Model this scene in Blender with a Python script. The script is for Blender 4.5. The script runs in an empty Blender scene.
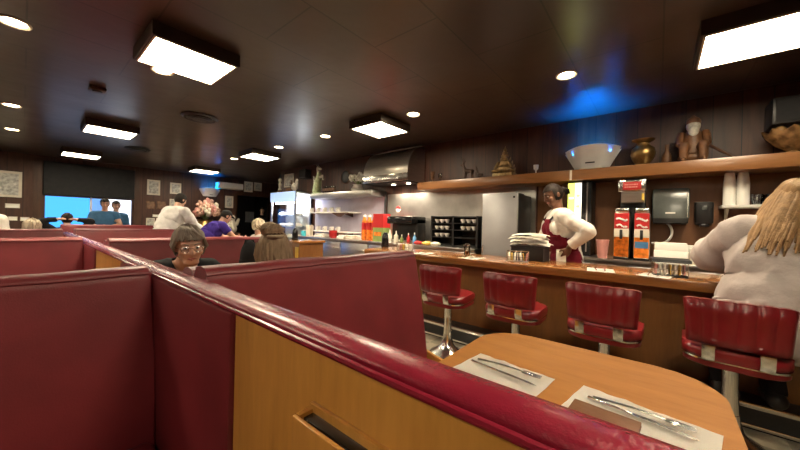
import bpy, bmesh, math, random
import numpy as np
from mathutils import Vector as V, Matrix, Quaternion, Euler, noise
random.seed(7)
PI = math.pi
S = bpy.context.scene
C = S.collection
# ------------------------------------------------------------------ camera model
H = 1.22
yaw, pit, rol, FPX = math.radians(50.395), math.radians(-.109), math.radians(1.39), 312.5
_f = V((math.sin(yaw)*math.cos(pit), math.cos(yaw)*math.cos(pit), math.sin(pit)))
_r = V((math.cos(yaw), -math.sin(yaw), 0)); _u = _r.cross(_f)
CR = _r*math.cos(rol)+_u*math.sin(rol); CU = -_r*math.sin(rol)+_u*math.cos(rol)
def at(px, py, ax, val):
    d = _f+CR*((px-400)/FPX)-CU*((py-225)/FPX)
    i = 'xyz'.index(ax); o = V((0, 0, H)); t = (val-o[i])/d[i]
    return o+d*t
def span(x0, y0, x1, y1, x):
    xm, ym = (x0+x1)/2, (y0+y1)/2
    a, b = at(x0, ym, 'x', x)[1], at(x1, ym, 'x', x)[1]
    return min(a, b), max(a, b), at(xm, y1, 'x', x)[2], at(xm, y0, 'x', x)[2]
cam = bpy.data.cameras.new('camera'); co = bpy.data.objects.new('camera', cam); C.objects.link(co)
cam.sensor_width = 36; cam.lens = FPX*36/800; cam.clip_start = .02; cam.clip_end = 200
m = Matrix((CR, CU, -_f)).transposed().to_4x4(); m.translation = (0, 0, H); co.matrix_world = m
S.camera = co
# ------------------------------------------------------------------ materials
def nodes(name):
    m = bpy.data.materials.new(name); m.use_nodes = True
    nt = m.node_tree; b = nt.nodes['Principled BSDF']
    return m, nt, b
def nd(nt, t, **k):
    n = nt.nodes.new(t)
    for a, v in k.items():
        if a in n.inputs: n.inputs[a].default_value = v
        else: setattr(n, a, v)
    return n
def coord(nt, scale=(1, 1, 1), kind='Object'):
    tc = nt.nodes.new('ShaderNodeTexCoord'); mp = nt.nodes.new('ShaderNodeMapping')
    mp.inputs['Scale'].default_value = scale
    nt.links.new(tc.outputs[kind], mp.inputs['Vector']); return mp.outputs['Vector']
def ramp(nt, src, stops):
    r = nt.nodes.new('ShaderNodeValToRGB'); e = r.color_ramp.elements
    while len(e) < len(stops): e.new(.5)
    for i, (p, c) in enumerate(stops):
        e[i].position = p; e[i].color = (*c, 1)
    nt.links.new(src, r.inputs['Fac']); return r.outputs['Color']
def bump(nt, b, src, s, d=.01):
    n = nd(nt, 'ShaderNodeBump', Strength=s, Distance=d)
    nt.links.new(src, n.inputs['Height']); nt.links.new(n.outputs['Normal'], b.inputs['Normal'])
def mul(c, k): return tuple(min(1, x*k) for x in c)
def pm(name, col, rough=.5, metal=0., var=.18, scale=9., bmp=0., bscale=60., spec=.5, sc=(1, 1, 1), coat=0., sheen=0.):
    m, nt, b = nodes(name)
    vec = coord(nt, sc)
    n = nd(nt, 'ShaderNodeTexNoise', Scale=scale, Detail=5.); nt.links.new(vec, n.inputs['Vector'])
    c = ramp(nt, n.outputs['Fac'], [(.3, mul(col, 1-var)), (.7, mul(col, 1+var))])
    nt.links.new(c, b.inputs['Base Color'])
    b.inputs['Roughness'].default_value = rough; b.inputs['Metallic'].default_value = metal
    b.inputs['Specular IOR Level'].default_value = spec; b.inputs['Coat Weight'].default_value = coat
    b.inputs['Coat Roughness'].default_value = .15
    if bmp:
        n2 = nd(nt, 'ShaderNodeTexNoise', Scale=bscale, Detail=4.); nt.links.new(vec, n2.inputs['Vector'])
        bump(nt, b, n2.outputs['Fac'], bmp)
    return m
def wood(name, c1, c2, sc=(2, 2, 12), rough=.35, coat=.2, bmp=.08):
    m, nt, b = nodes(name); vec = coord(nt, sc)
    n = nd(nt, 'ShaderNodeTexNoise', Scale=2.2, Detail=8., Roughness=.6, Distortion=.6); nt.links.new(vec, n.inputs['Vector'])
    n2 = nd(nt, 'ShaderNodeTexNoise', Scale=14., Detail=4.); nt.links.new(vec, n2.inputs['Vector'])
    mx = nd(nt, 'ShaderNodeMath', operation='MULTIPLY_ADD'); mx.inputs[1].default_value = .35
    nt.links.new(n2.outputs['Fac'], mx.inputs[0]); nt.links.new(n.outputs['Fac'], mx.inputs[2])
    c = ramp(nt, mx.outputs[0], [(.45, c1), (.62, tuple((a+b_)/2 for a, b_ in zip(c1, c2))), (.85, c2)])
    nt.links.new(c, b.inputs['Base Color']); b.inputs['Roughness'].default_value = rough
    b.inputs['Coat Weight'].default_value = coat; b.inputs['Coat Roughness'].default_value = .12
    bump(nt, b, mx.outputs[0], bmp, .004)
    return m
def panelling(name, c1, c2, axis, step, rough=.45):
    # vertical board panelling: grain plus real groove lines every «step»
    m, nt, b = nodes(name)
    vec = coord(nt, (6, 6, .7)); n = nd(nt, 'ShaderNodeTexNoise', Scale=2.5, Detail=7., Distortion=.5); nt.links.new(vec, n.inputs['Vector'])
    c = ramp(nt, n.outputs['Fac'], [(.3, c1), (.72, c2)])
    tc = nt.nodes.new('ShaderNodeTexCoord'); sp = nt.nodes.new('ShaderNodeSeparateXYZ'); nt.links.new(tc.outputs['Object'], sp.inputs[0])
    d = nd(nt, 'ShaderNodeMath', operation='DIVIDE'); d.inputs[1].default_value = step; nt.links.new(sp.outputs[axis], d.inputs[0])
    fr = nd(nt, 'ShaderNodeMath', operation='FRACT'); nt.links.new(d.outputs[0], fr.inputs[0])
    g = nd(nt, 'ShaderNodeMath', operation='GREATER_THAN'); g.inputs[1].default_value = .035; nt.links.new(fr.outputs[0], g.inputs[0])
    fl = nd(nt, 'ShaderNodeMath', operation='FLOOR'); nt.links.new(d.outputs[0], fl.inputs[0])
    wn = nd(nt, 'ShaderNodeTexWhiteNoise', noise_dimensions='1D'); nt.links.new(fl.outputs[0], wn.inputs['W'])
    mr = nd(nt, 'ShaderNodeMapRange'); mr.inputs['To Min'].default_value = .72; mr.inputs['To Max'].default_value = 1.2
    nt.links.new(wn.outputs['Value'], mr.inputs['Value'])
    hs = nd(nt, 'ShaderNodeHueSaturation'); nt.links.new(c, hs.inputs['Color']); nt.links.new(mr.outputs[0], hs.inputs['Value'])
    mx = nd(nt, 'ShaderNodeMix', data_type='RGBA'); nt.links.new(g.outputs[0], mx.inputs[0])
    mx.inputs[6].default_value = (.006, .003, .002, 1); nt.links.new(hs.outputs[0], mx.inputs[7])
    nt.links.new(mx.outputs[2], b.inputs['Base Color']); b.inputs['Roughness'].default_value = rough
    bump(nt, b, g.outputs[0], .3, .004)
    return m
def emit(name, col, s):
    m, nt, b = nodes(name); b.inputs['Base Color'].default_value = (*mul(col, .8), 1)
    b.inputs['Emission Color'].default_value = (*col, 1); b.inputs['Emission Strength'].default_value = s; return m
def glassm(name, col=(1, 1, 1), mixf=.12, rough=.03):
    m, nt, b = nodes(name); nt.nodes.remove(b)
    t = nd(nt, 'ShaderNodeBsdfTransparent'); t.inputs['Color'].default_value = (*col, 1)
    g = nd(nt, 'ShaderNodeBsdfGlossy', Roughness=rough); fr = nd(nt, 'ShaderNodeFresnel', IOR=1.5)
    ad = nd(nt, 'ShaderNodeMath', operation='ADD'); ad.inputs[1].default_value = mixf; nt.links.new(fr.outputs[0], ad.inputs[0])
    mx = nd(nt, 'ShaderNodeMixShader'); nt.links.new(ad.outputs[0], mx.inputs[0]); nt.links.new(t.outputs[0], mx.inputs[1]); nt.links.new(g.outputs[0], mx.inputs[2])
    nt.links.new(mx.outputs[0], nt.nodes['Material Output'].inputs['Surface']); return m
M = {}
M['vinyl'] = pm('red_vinyl', (.185, .020, .026), .42, var=.22, scale=4, bmp=.12, bscale=240, coat=.1)
M['vinyl_cap'] = pm('red_vinyl_cap', (.23, .009, .026), .27, var=.14, scale=7, bmp=.16, bscale=130, coat=.35)
M['vinyl_stool'] = pm('red_vinyl_stool', (.19, .009, .013), .3, var=.15, scale=6, bmp=.06, bscale=200, coat=.25)
M['oak'] = wood('honey_oak_panel', (.45, .195, .034), (.62, .29, .062), (6, 6, .9), .38, .15)
M['oak_table'] = wood('honey_laminate', (.31, .115, .018), (.40, .165, .032), (7, 1.2, 3), .55, 0, .02); M['oak_table'].node_tree.nodes['Principled BSDF'].inputs['Specular IOR Level'].default_value = .25
M['counter'] = wood('counter_laminate', (.20, .072, .018), (.32, .13, .035), (5, .8, 5), .22, .4, .03)
M['counter_front'] = wood('counter_front_wood', (.14, .05, .012), (.21, .082, .02), (5, 5, .6), .4, .15)
M['shelf'] = wood('shelf_wood', (.19, .078, .024), (.28, .12, .04), (6, .7, 6), .32, .25, .04)
M['darkwood'] = wood('dark_wood', (.035, .014, .007), (.075, .03, .014), (5, 5, 1), .4, .2)
M['brownwall'] = wood('brown_wall_board', (.13, .05, .016), (.19, .078, .028), (2, 2, .5), .5, .05)
M['wall_r'] = panelling('walnut_panelling', (.042, .014, .008), (.095, .033, .017), 1, .21, .5)
M['wall_f'] = panelling('walnut_panelling_end', (.05, .018, .010), (.095, .037, .022), 0, .24, .5)
M['chrome'] = pm('chrome', (.78, .77, .74), .2, 1, var=.05)
M['steel'] = pm('brushed_steel', (.56, .54, .52), .3, 1, var=.12, scale=5, sc=(1, 1, 14))
M['steel_wall'] = pm('steel_sheet', (.62, .59, .55), .34, 1, var=.22, scale=2.4, bmp=.06, bscale=5)
M['greysteel'] = pm('grey_steel_door', (.36, .36, .37), .4, .6, var=.06, scale=4)
M['lavender'] = pm('pale_wall_sheet', (.52, .48, .58), .35, .1, var=.1, scale=4)
M['black'] = pm('black_plastic', (.012, .012, .013), .4, var=.2)
M['blackgloss'] = pm('black_gloss', (.01, .01, .011), .12, var=.1)
M['white'] = pm('white_plastic', (.72, .70, .66), .4, var=.05)
M['cream'] = pm('cream_enamel', (.66, .60, .50), .45, var=.06)
M['paper'] = pm('white_paper', (.88, .86, .80), .8, var=.03)
M['china'] = pm('white_china', (.75, .73, .69), .2, var=.04)
M['smoke'] = pm('smoked_plastic', (.11, .12, .115), .22, var=.15, coat=.3)
M['brass'] = pm('aged_brass', (.30, .19, .07), .35, .9, var=.35, scale=14)
M['gilt'] = pm('gilt_carving', (.33, .22, .10), .5, .5, var=.5, scale=30, bmp=.4, bscale=60)
M['carving'] = pm('carved_brown_wood', (.13, .055, .02), .5, var=.5, scale=14, bmp=.3, bscale=40)
M['red'] = pm('red_print', (.42, .02, .022), .35, var=.06)
M['orange'] = pm('orange_juice', (.72, .20, .03), .25, var=.4, scale=20)
M['tea'] = pm('iced_tea_print', (.42, .10, .01), .3, var=.7, scale=26)
M['green'] = pm('green_print', (.20, .27, .08), .4, var=.2)
M['blue'] = pm('blue_print', (.10, .28, .55), .4, var=.2)
M['cyan'] = pm('cyan_plastic', (.06, .45, .55), .35, var=.15)
M['yellow'] = pm('yellow_print', (.6, .40, .07), .4, var=.1)
M['pink'] = pm('pink_plastic', (.62, .28, .25), .3, var=.1)
M['leather'] = pm('brown_leather', (.16, .06, .018), .45, var=.15, bmp=.1)
M['stone'] = pm('pale_ceramic', (.52, .50, .44), .4, var=.35, scale=20)
M['sage'] = pm('sage_ceramic', (.38, .45, .27), .4, var=.35, scale=16)
M['foliage'] = pm('dried_flowers', (.55, .33, .26), .8, var=.6, scale=20)
M['amber'] = pm('amber_glass', (.20, .11, .045), .2, var=.6, scale=14)
M['print'] = pm('framed_print', (.46, .45, .42), .5, var=.5, scale=16)
M['tanprint'] = pm('tan_print', (.22, .12, .07), .5, var=.4, scale=16)
M['glass'] = glassm('clear_glass', (.93, .95, .95), .06)
M['pane'] = glassm('window_glass', (.97, .98, 1), .0); M['pane'].node_tree.nodes['Fresnel'].inputs['IOR'].default_value = 1.12
M['lamp'] = emit('lamp_diffuser', (1, .86, .62), 10.5)
M['down'] = emit('downlight_lens', (1, .80, .50), 16)
M['uv'] = emit('blue_tube', (.0, .50, .9), 22)
M['neon'] = emit('cooler_backlight_green', (.85, 1, .12), .75)
M['neonw'] = emit('cooler_backlight_white', (1, .95, .8), .7)
M['neono'] = emit('cooler_backlight_orange', (1, .45, .2), .5)
M['caselight'] = emit('case_header_light', (.36, .52, .95), .22)
M['casewhite'] = emit('case_lamp', (.9, .95, 1), 9)
M['skin'] = pm('skin_light', (.60, .34, .24), .5, var=.12, scale=14)
M['skin_dark'] = pm('skin_brown', (.17, .075, .042), .45, var=.12, scale=14)
M['lip'] = pm('lips', (.36, .12, .10), .45)
M['eyew'] = pm('eye_white', (.42, .40, .37), .3, var=.02)
M['iris'] = pm('eye_iris', (.03, .02, .015), .15)
def hairm(n, c): return pm(n, c, .6, spec=.25, var=.3, scale=9, bmp=.3, bscale=30, sc=(5, 5, .6))
M['hair_dark'] = hairm('dark_hair', (.016, .010, .007)); M['hair_grey'] = hairm('grey_hair', (.24, .20, .165))
M['hair_bun'] = hairm('ash_brown_hair', (.27, .185, .115)); M['hair_blond'] = hairm('dark_blond_hair', (.30, .175, .08))
M['hair_pale'] = hairm('white_hair', (.60, .52, .40))
def cloth(n, c): return pm(n, c, .85, var=.1, scale=12, bmp=.3, bscale=50, spec=.2)
M['c_white'] = cloth('white_cotton', (.72, .68, .62)); M['c_black'] = cloth('black_cloth', (.012, .012, .014)); M['c_char'] = cloth('charcoal_cloth', (.03, .03, .032))
M['c_maroon'] = cloth('maroon_apron_cloth', (.16, .008, .02)); M['c_purple'] = cloth('purple_cotton', (.055, .03, .26))
M['c_blue'] = cloth('blue_denim_shirt', (.06, .16, .30)); M['c_pale'] = cloth('pale_shirt', (.62, .60, .58)); M['c_lilac'] = cloth('off_white_blouse', (.50, .44, .42))
M['c_navy'] = cloth('navy_trousers', (.02, .025, .05)); M['c_tan'] = cloth('beige_cap_cloth', (.50, .40, .28))
# ------------------------------------------------------------------ mesh helpers
class MB:
    def __init__(s): s.bm = bmesh.new()
    def box(s, x0, x1, y0, y1, z0, z1, bev=0., seg=2):
        r = bmesh.ops.create_cube(s.bm, size=1); vs = r['verts']
        for v in vs: v.co = V(((x0+x1)/2+v.co.x*(x1-x0), (y0+y1)/2+v.co.y*(y1-y0), (z0+z1)/2+v.co.z*(z1-z0)))
        if bev:
            es = list({e for v in vs for e in v.link_edges})
            bmesh.ops.bevel(s.bm, geom=es, offset=bev, segments=seg, profile=.5, affect='EDGES')
        return s
    def lathe(s, prof, c=(0, 0, 0), n=24, axis='z', cap=True):
        rings = []
        for r, z in prof:
            ring = []
            for i in range(n):
                a = 2*PI*i/n; p = (r*math.cos(a), r*math.sin(a), z)
                if axis == 'x': p = (p[2], p[0], p[1])
                if axis == 'y': p = (p[0], p[2], p[1])
                ring.append(s.bm.verts.new(V(c)+V(p)))
            rings.append(ring)
        for a, b in zip(rings, rings[1:]):
            for i in range(n): s.bm.faces.new((a[i], a[(i+1) % n], b[(i+1) % n], b[i]))
        if cap:
            s.bm.faces.new(rings[0]); s.bm.faces.new(rings[-1])
        return s
    def tube(s, pts, r, n=8, cap=True):
        pts = [V(p) for p in pts]; rings = []; ref = None
        rr = r if isinstance(r, (list, tuple)) else [r]*len(pts)
        for i, p in enumerate(pts):
            d = (pts[min(i+1, len(pts)-1)]-pts[max(i-1, 0)]).normalized()
            if ref is None: ref = V((0, 0, 1)) if abs(d.z) < .9 else V((1, 0, 0))
            u = d.cross(ref).normalized(); w = u.cross(d); ref = w
            rings.append([s.bm.verts.new(p+(u*math.cos(2*PI*k/n)+w*math.sin(2*PI*k/n))*rr[i]) for k in range(n)])
        for a, b in zip(rings, rings[1:]):
            for i in range(n): s.bm.faces.new((a[i], a[(i+1) % n], b[(i+1) % n], b[i]))
        if cap: s.bm.faces.new(rings[0]); s.bm.faces.new(rings[-1])
        return s
    def ext(s, prof, axis, a, b, bev=0.):
        # closed 2D profile pushed along an axis
        def mk(p, t): return {'x': (t, p[0], p[1]), 'y': (p[0], t, p[1]), 'z': (p[0], p[1], t)}[axis]
        A = [s.bm.verts.new(mk(p, a)) for p in prof]; B = [s.bm.verts.new(mk(p, b)) for p in prof]; n = len(prof)
        fs = [s.bm.faces.new(A), s.bm.faces.new(B)]
        for i in range(n): s.bm.faces.new((A[i], A[(i+1) % n], B[(i+1) % n], B[i]))
        if bev:
            es = list({e for f in fs for e in f.edges}); bmesh.ops.bevel(s.bm, geom=es, offset=bev, segments=3, profile=.5, affect='EDGES')
        return s
    def ell(s, c, r, rot=None, n=16):
        m_ = max(6, n*2//3); c = V(c)
        f = lambda p: s.bm.verts.new(c+(rot @ p if rot else p))
        top, bot = f(V((0, 0, r[2]))), f(V((0, 0, -r[2]))); rg = []
        for j in range(1, m_):
            t = PI*j/m_; rg.append([f(V((r[0]*math.sin(t)*math.cos(2*PI*i/n), r[1]*math.sin(t)*math.sin(2*PI*i/n), r[2]*math.cos(t)))) for i in range(n)])
        for i in range(n):
            k = (i+1) % n; s.bm.faces.new((top, rg[0][i], rg[0][k])); s.bm.faces.new((bot, rg[-1][k], rg[-1][i]))
            for A, B in zip(rg, rg[1:]): s.bm.faces.new((A[i], B[i], B[k], A[k]))
        return s
    def cone(s, p0, r0, p1, r1, n=12):
        p0, p1 = V(p0), V(p1); s.ell(p0, (r0,)*3, n=n); s.ell(p1, (r1,)*3, n=n)
        if (p1-p0).length > 1e-5: s.tube([p0, p1], [r0, r1], n)
        return s
    def build(s, name, mat, parent=None, ang=38, mx=None):
        bm = s.bm; bmesh.ops.recalc_face_normals(bm, faces=bm.faces)
        if mx: bmesh.ops.transform(bm, matrix=mx, verts=bm.verts)
        for f in bm.faces: f.smooth = True
        for e in bm.edges:
            if len(e.link_faces) == 2 and e.calc_face_angle(0) > math.radians(ang): e.smooth = False
        me = bpy.data.meshes.new(name); bm.to_mesh(me); bm.free()
        o = bpy.data.objects.new(name, me); me.materials.append(M[mat] if isinstance(mat, str) else mat)
        C.objects.link(o); o.parent = parent; return o
def tag(o, label=None, cat=None, group=None, kind=None):
    if label: o['label'] = label
    if cat: o['category'] = cat
    if group: o['group'] = group
    if kind: o['kind'] = kind
    return o
def thing(name, label, cat, loc=(0, 0, 0), rz=0, group=None):
    o = bpy.data.objects.new(name, None); C.objects.link(o); o.location = loc; o.rotation_euler = (0, 0, rz)
    o.empty_display_size = .1
    return tag(o, label, cat, group)
def one(name, mb, mat, label, cat, loc=None, rz=0, group=None):
    o = mb.build(name, mat)
    if loc is not None: o.location = loc; o.rotation_euler = (0, 0, rz)
    return tag(o, label, cat, group)
def struct(name, mb, mat): return tag(mb.build(name, mat), kind='structure')
def dup(root, loc, rz=0, label=None, group=None):
    def cp(o, par):
        c = o.copy(); C.objects.link(c); c.parent = par
        for ch in o.children: cp(ch, c)
        return c
    r = cp(root, None); r.location = loc; r.rotation_euler = (0, 0, rz)
    if label: r['label'] = label
    if group: r['group'] = group
    return r
def rrect(x0, x1, y0, y1, r, n=6):
    out = []
    for cx, cy, a0 in ((x1-r, y1-r, 0), (x0+r, y1-r, 90), (x0+r, y0+r, 180), (x1-r, y0+r, 270)):
        for i in range(n+1):
            a = math.radians(a0+90*i/n); out.append((cx+r*math.cos(a), cy+r*math.sin(a)))
    return out
# ------------------------------------------------------------------ the room
CZ = 2.65; XR = 4.6; YF = 11.3; YB = -2.6; XL = -3.6; XE = 6.9; YC = 8.2
def floor_mat():
    m, nt, b = nodes('checker_floor'); vec = coord(nt, (1, 1, 1))
    ck = nd(nt, 'ShaderNodeTexChecker', Scale=3.3); ck.inputs['Color1'].default_value = (.30, .26, .19, 1); ck.inputs['Color2'].default_value = (.17, .15, .11, 1)
    nt.links.new(vec, ck.inputs['Vector']); nt.links.new(ck.outputs['Color'], b.inputs['Base Color']); b.inputs['Roughness'].default_value = .35
    return m
def ceil_mat():
    m, nt, b = nodes('brown_ceiling_tiles'); vec = coord(nt, (1, 1, 1))
    br = nd(nt, 'ShaderNodeTexBrick', Scale=1.0, offset=.5); br.inputs['Brick Width'].default_value = 1.2; br.inputs['Row Height'].default_value = .6
    br.inputs['Mortar Size'].default_value = .006; br.inputs['Color1'].default_value = (.050, .031, .025, 1); br.inputs['Color2'].default_value = (.060, .039, .031, 1); br.inputs['Mortar'].default_value = (.014, .009, .007, 1)
    nt.links.new(vec, br.inputs['Vector']); nt.links.new(br.outputs['Color'], b.inputs['Base Color'])
    n = nd(nt, 'ShaderNodeTexNoise', Scale=3., Detail=4.); nt.links.new(vec, n.inputs['Vector'])
    mr = nd(nt, 'ShaderNodeMapRange'); b.inputs['Coat Weight'].default_value = .4; b.inputs['Coat Roughness'].default_value = .26; mr.inputs['To Min'].default_value = .25; mr.inputs['To Max'].default_value = .38; nt.links.new(n.outputs['Fac'], mr.inputs['Value']); nt.links.new(mr.outputs[0], b.inputs['Roughness'])
    n2 = nd(nt, 'ShaderNodeTexNoise', Scale=2.2, Detail=3.); nt.links.new(vec, n2.inputs['Vector']); bump(nt, b, n2.outputs['Fac'], .25, .03)
    return m
struct('floor', MB().box(XL-.1, XE+.1, YB-.1, YF+2.2, -.1, 0), floor_mat())
struct('ceiling', MB().box(XL-.1, XE+.1, YB-.1, YF+2.2, CZ, CZ+.12), ceil_mat())
struct('wall_left', MB().box(XL-.1, XL, YB, YF, 0, CZ), 'wall_r')
struct('wall_back', MB().box(XL, XR, YB-.1, YB, 0, CZ), 'wall_f')
struct('wall_right', MB().box(XR, XR+.1, YB, YC, 0, CZ), 'wall_r')
struct('trim_1', MB().box(XR-.02, XR+.001, YB+.02, 1.30, .5, 1.80), 'brownwall')
struct('wall_corner', MB().box(XR+.1, XE, YC-.1, YC, 0, CZ).box(XE, XE+.1, YC-.1, YF, 0, CZ), 'wall_f')
wx0, wx1 = at(43, 210, 'y', YF)[0], at(133, 210, 'y', YF)[0]
wz0, wz1 = .80, at(90, 197, 'y', YF)[2]
dx0, dx1, dz1 = at(237, 210, 'y', YF)[0], at(269, 210, 'y', YF)[0], at(250, 196, 'y', YF)[2]
w = MB()
w.box(XL, wx0, YF, YF+.12, 0, CZ).box(wx0, wx1, YF, YF+.12, 0, wz0).box(wx0, wx1, YF, YF+.12, wz1, CZ)
w.box(wx1, dx0, YF, YF+.12, 0, CZ).box(dx0, dx1, YF, YF+.12, dz1, CZ).box(dx1, XE, YF, YF+.12, 0, CZ)
struct('wall_far', w, 'wall_f')
# the window: frame, mullion, pane
wf = MB()
for a in ((wx0, wx0+.03, wz0, wz1), (wx1-.03, wx1, wz0, wz1), (wx0, wx1, wz0, wz0+.03), (wx0, wx1, wz1-.03, wz1)):
    wf.box(a[0], a[1], YF+.02, YF+.09, a[2], a[3])
xm = at(92, 210, 'y', YF)[0]
wo = struct('window_1', wf, 'darkwood')
MB().box(xm-.035, xm+.0, YF+.02, YF+.09, wz0, wz1).build('mullion', 'white', wo)
MB().box(wx0+.03, wx1-.03, YF+.05, YF+.056, wz0+.03, wz1-.03).build('pane', 'pane', wo)
struct('trim_2', MB().box(wx0-.16, wx0-.02, YF-.03, YF, 0, CZ-.06).box(wx1+.02, wx1+.12, YF-.03, YF, 0, CZ-.06), 'darkwood')
vz = at(90, 166, 'y', YF)[2]
one('window_valance', MB().box(wx0-.01, wx1+.01, YF-.09, YF-.01, wz1+.005, min(vz, CZ-.05), .01), 'c_char', 'dark boxed valance above the bright blue window', 'valance')
# the doorway to the kitchen passage
struct('door_1', MB().box(dx0-.06, dx0, YF-.02, YF+.14, 0, dz1+.06).box(dx1, dx1+.06, YF-.02, YF+.14, 0, dz1+.06).box(dx0, dx1, YF-.02, YF+.14, dz1, dz1+.06), 'darkwood')
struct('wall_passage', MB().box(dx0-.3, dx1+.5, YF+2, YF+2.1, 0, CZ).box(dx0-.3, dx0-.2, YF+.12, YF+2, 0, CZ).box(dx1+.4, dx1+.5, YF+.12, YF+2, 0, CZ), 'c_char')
# outdoors beyond the window
struct('outside_building', MB().box(1.95, 9, YF+4.2, YF+8, 0, 6), pm('white_stucco', (.8, .8, .8), .8, var=.03))
struct('outside_ground', MB().box(-20, 20, YF+2.2, YF+40, -.1, -.02), pm('asphalt', (.12, .12, .13), .9))
# ------------------------------------------------------------------ lights
def panel_proto():
    t = thing('ceiling_light', '', 'light', (0, 0, CZ))
    h = .29
    b = MB()
    b.box(-h-.015, -h+.004, -h-.015, h+.015, -.1, 0).box(h-.004, h+.015, -h-.015, h+.015, -.1, 0).box(-h, h, -h-.015, -h+.004, -.1, 0).box(-h, h, h-.004, h+.015, -.1, 0).box(-h, h, -h, h, -.02, 0)
    b.build('housing', pm('bronze_housing', (.05, .035, .028), .35, .3), t)
    f = MB()
    for s in (-1, 1): f.box(min(s*h, s*(h-.014)), max(s*h, s*(h-.014)), -h, h, -.106, -.09).box(-h, h, min(s*h, s*(h-.014)), max(s*h, s*(h-.014)), -.106, -.09)
    f.build('rim', 'cream', t)
    MB().box(-h+.014, h-.014, -h+.014, h-.014, -.1, -.09).build('diffuser', 'lamp', t)
    return t
LP = [((.88, 3.13), 'large square ceiling light above the near booths, a downlight just past its edge'),
      ((3.22, -.50), 'square ceiling light cut by the right edge of the photo, near the counter'),
      ((3.22, 3.08), 'square ceiling light in front of the steel hood'),
      ((.86, 6.65), 'boxy ceiling light over the booths, second of the left row'),
      ((.80, 9.75), 'boxy ceiling light nearest the blue window'),
      ((3.15, 6.45), 'square ceiling light over the aisle near the pie case'),
      ((3.20, 9.75), 'small far ceiling light in front of the cyan glow')]
pp = panel_proto()
for i, ((x, y), lb) in enumerate(LP):
    if i == 0: pp.location = (x, y, CZ); pp['label'] = lb; pp['group'] = 'square ceiling lights'
    else: dup(pp, (x, y, CZ), 0, lb, 'square ceiling lights')
for x, y in ((.86, -.5), (-1.47, -.5), (-1.47, 3.1), (-1.47, 6.6), (-1.47, 9.8)):  # extra panels out of view, added to brighten the camera side
    dup(pp, (x, y, CZ), 0, 'added unseen fill light shaped as a ceiling panel', 'square ceiling lights')
def down_proto():
    t = thing('downlight', '', 'light', (0, 0, CZ))
    MB().lathe([(.062, -.002), (.085, -.012), (.09, -.006), (.09, 0)], n=24, cap=False).build('trim_ring', 'cream', t)
    MB().lathe([(.001, -.006), (.064, -.006), (.064, 0)], n=24).build('lens', 'down', t)
    return t
DL = [((-.06, 3.71), 'round downlight near the top left corner of the photo'), ((-.11, 6.51), 'round downlight at the left edge, middle of three'),
      ((-.13, 8.32), 'round downlight at the left edge, farthest of three'), ((.84, 3.72), 'round downlight touching the edge of the large square light'),
      ((3.21, .69), 'round downlight beside the blue glow on the ceiling'), ((3.2, 2.47), 'round downlight just right of the light by the hood'),
      ((3.17, 4.27), 'round downlight between the hood and the pie case'), ((3.12, 5.65), 'round downlight behind the aisle light near the pie case'),
      ((3.11, 7.6), 'small round downlight left of the aisle light near the pie case')]
dp = down_proto()
for i, ((x, y), lb) in enumerate(DL):
    if i == 0: dp.location = (x, y, CZ); dp['label'] = lb; dp['group'] = 'round downlights'
    else: dup(dp, (x, y, CZ), 0, lb, 'round downlights')
    l = bpy.data.lights.new('downlight_beam', 'SPOT'); l.energy = 42 if x > 2 else 22; l.color = (1, .80, .55); l.spot_size = math.radians(115); l.spot_blend = .7; l.shadow_soft_size = .05
    o = bpy.data.objects.new('downlight_beam', l); C.objects.link(o); o.location = (x, y, CZ-.03)
def vent(x, y, lb):
    t = thing('ceiling_vent', lb, 'vent', (x, y, CZ), 0, 'round ceiling vents')
    MB().lathe([(.20, 0), (.22, -.012), (.19, -.03), (.16, -.02)], n=28, cap=False).build('flange', 'black', t)
    MB().lathe([(.001, -.045), (.10, -.04), (.12, -.02), (.001, -.02)], n=28, cap=False).build('cone', 'black', t)
    MB().lathe([(.13, -.03), (.16, -.034), (.155, -.02)], n=28, cap=False).build('vane', 'black', t)
vent(1.56, 4.96, 'dark round ceiling vent, the nearer of two'); vent(1.5, 8.3, 'dark round ceiling vent, the farther of two')
sd = thing('smoke_detector', 'small dark square box on the ceiling above the booths', 'detector', (.51, 4.82, CZ))
MB().box(-.07, .07, -.07, .07, -.035, 0, .012).build('body', 'darkwood', sd); MB().lathe([(.001, -.05), (.04, -.048), (.045, -.035)], n=16).build('sensor', 'black', sd)
# daylight and outdoors
sun = bpy.data.lights.new('sun', 'SUN'); sun.energy = 4.5; so = bpy.data.objects.new('sun', sun); C.objects.link(so); so.rotation_euler = (math.radians(38), 0, 0); so.location = (0, 14, 9)
wd = bpy.data.worlds.new('sky'); S.world = wd; wd.use_nodes = True
bg = wd.node_tree.nodes['Background']; bg.inputs['Color'].default_value = (.06, .33, .92, 1); bg.inputs['Strength'].default_value = .62
# ------------------------------------------------------------------ booths
XD0, XD1 = .337, .397
dv = thing('booth_divider', 'long low booth divider with red vinyl cap and oak panels', 'divider', (0, 0, 0))
MB().box(XD0+.006, XD1-.006, -1.6, 5.9, 0, .995).build('core', 'oak', dv)
def panel(name, y0, y1, mat, x0, x1, z0=0, bev=.004): MB().box(x0, x1, y0, y1, z0, .992, bev).build(name, mat, dv)
panel('oak_panel', -.6, .793, 'oak', XD0-.002, XD0+.01); panel('oak_panel', 2.15, 3.05, 'oak', XD0-.002, XD0+.01); panel('oak_panel', 4.2, 5.0, 'oak', XD0-.002, XD0+.01)
panel('vinyl_panel', .80, 1.60, 'vinyl', XD0-.012, XD0+.01, 0, .008); panel('vinyl_panel', 1.60, 2.14, 'vinyl', XD0-.012, XD0+.01, 0, .008); panel('vinyl_panel', 3.06, 4.19, 'vinyl', XD0-.012, XD0+.01, 0, .008)
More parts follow.
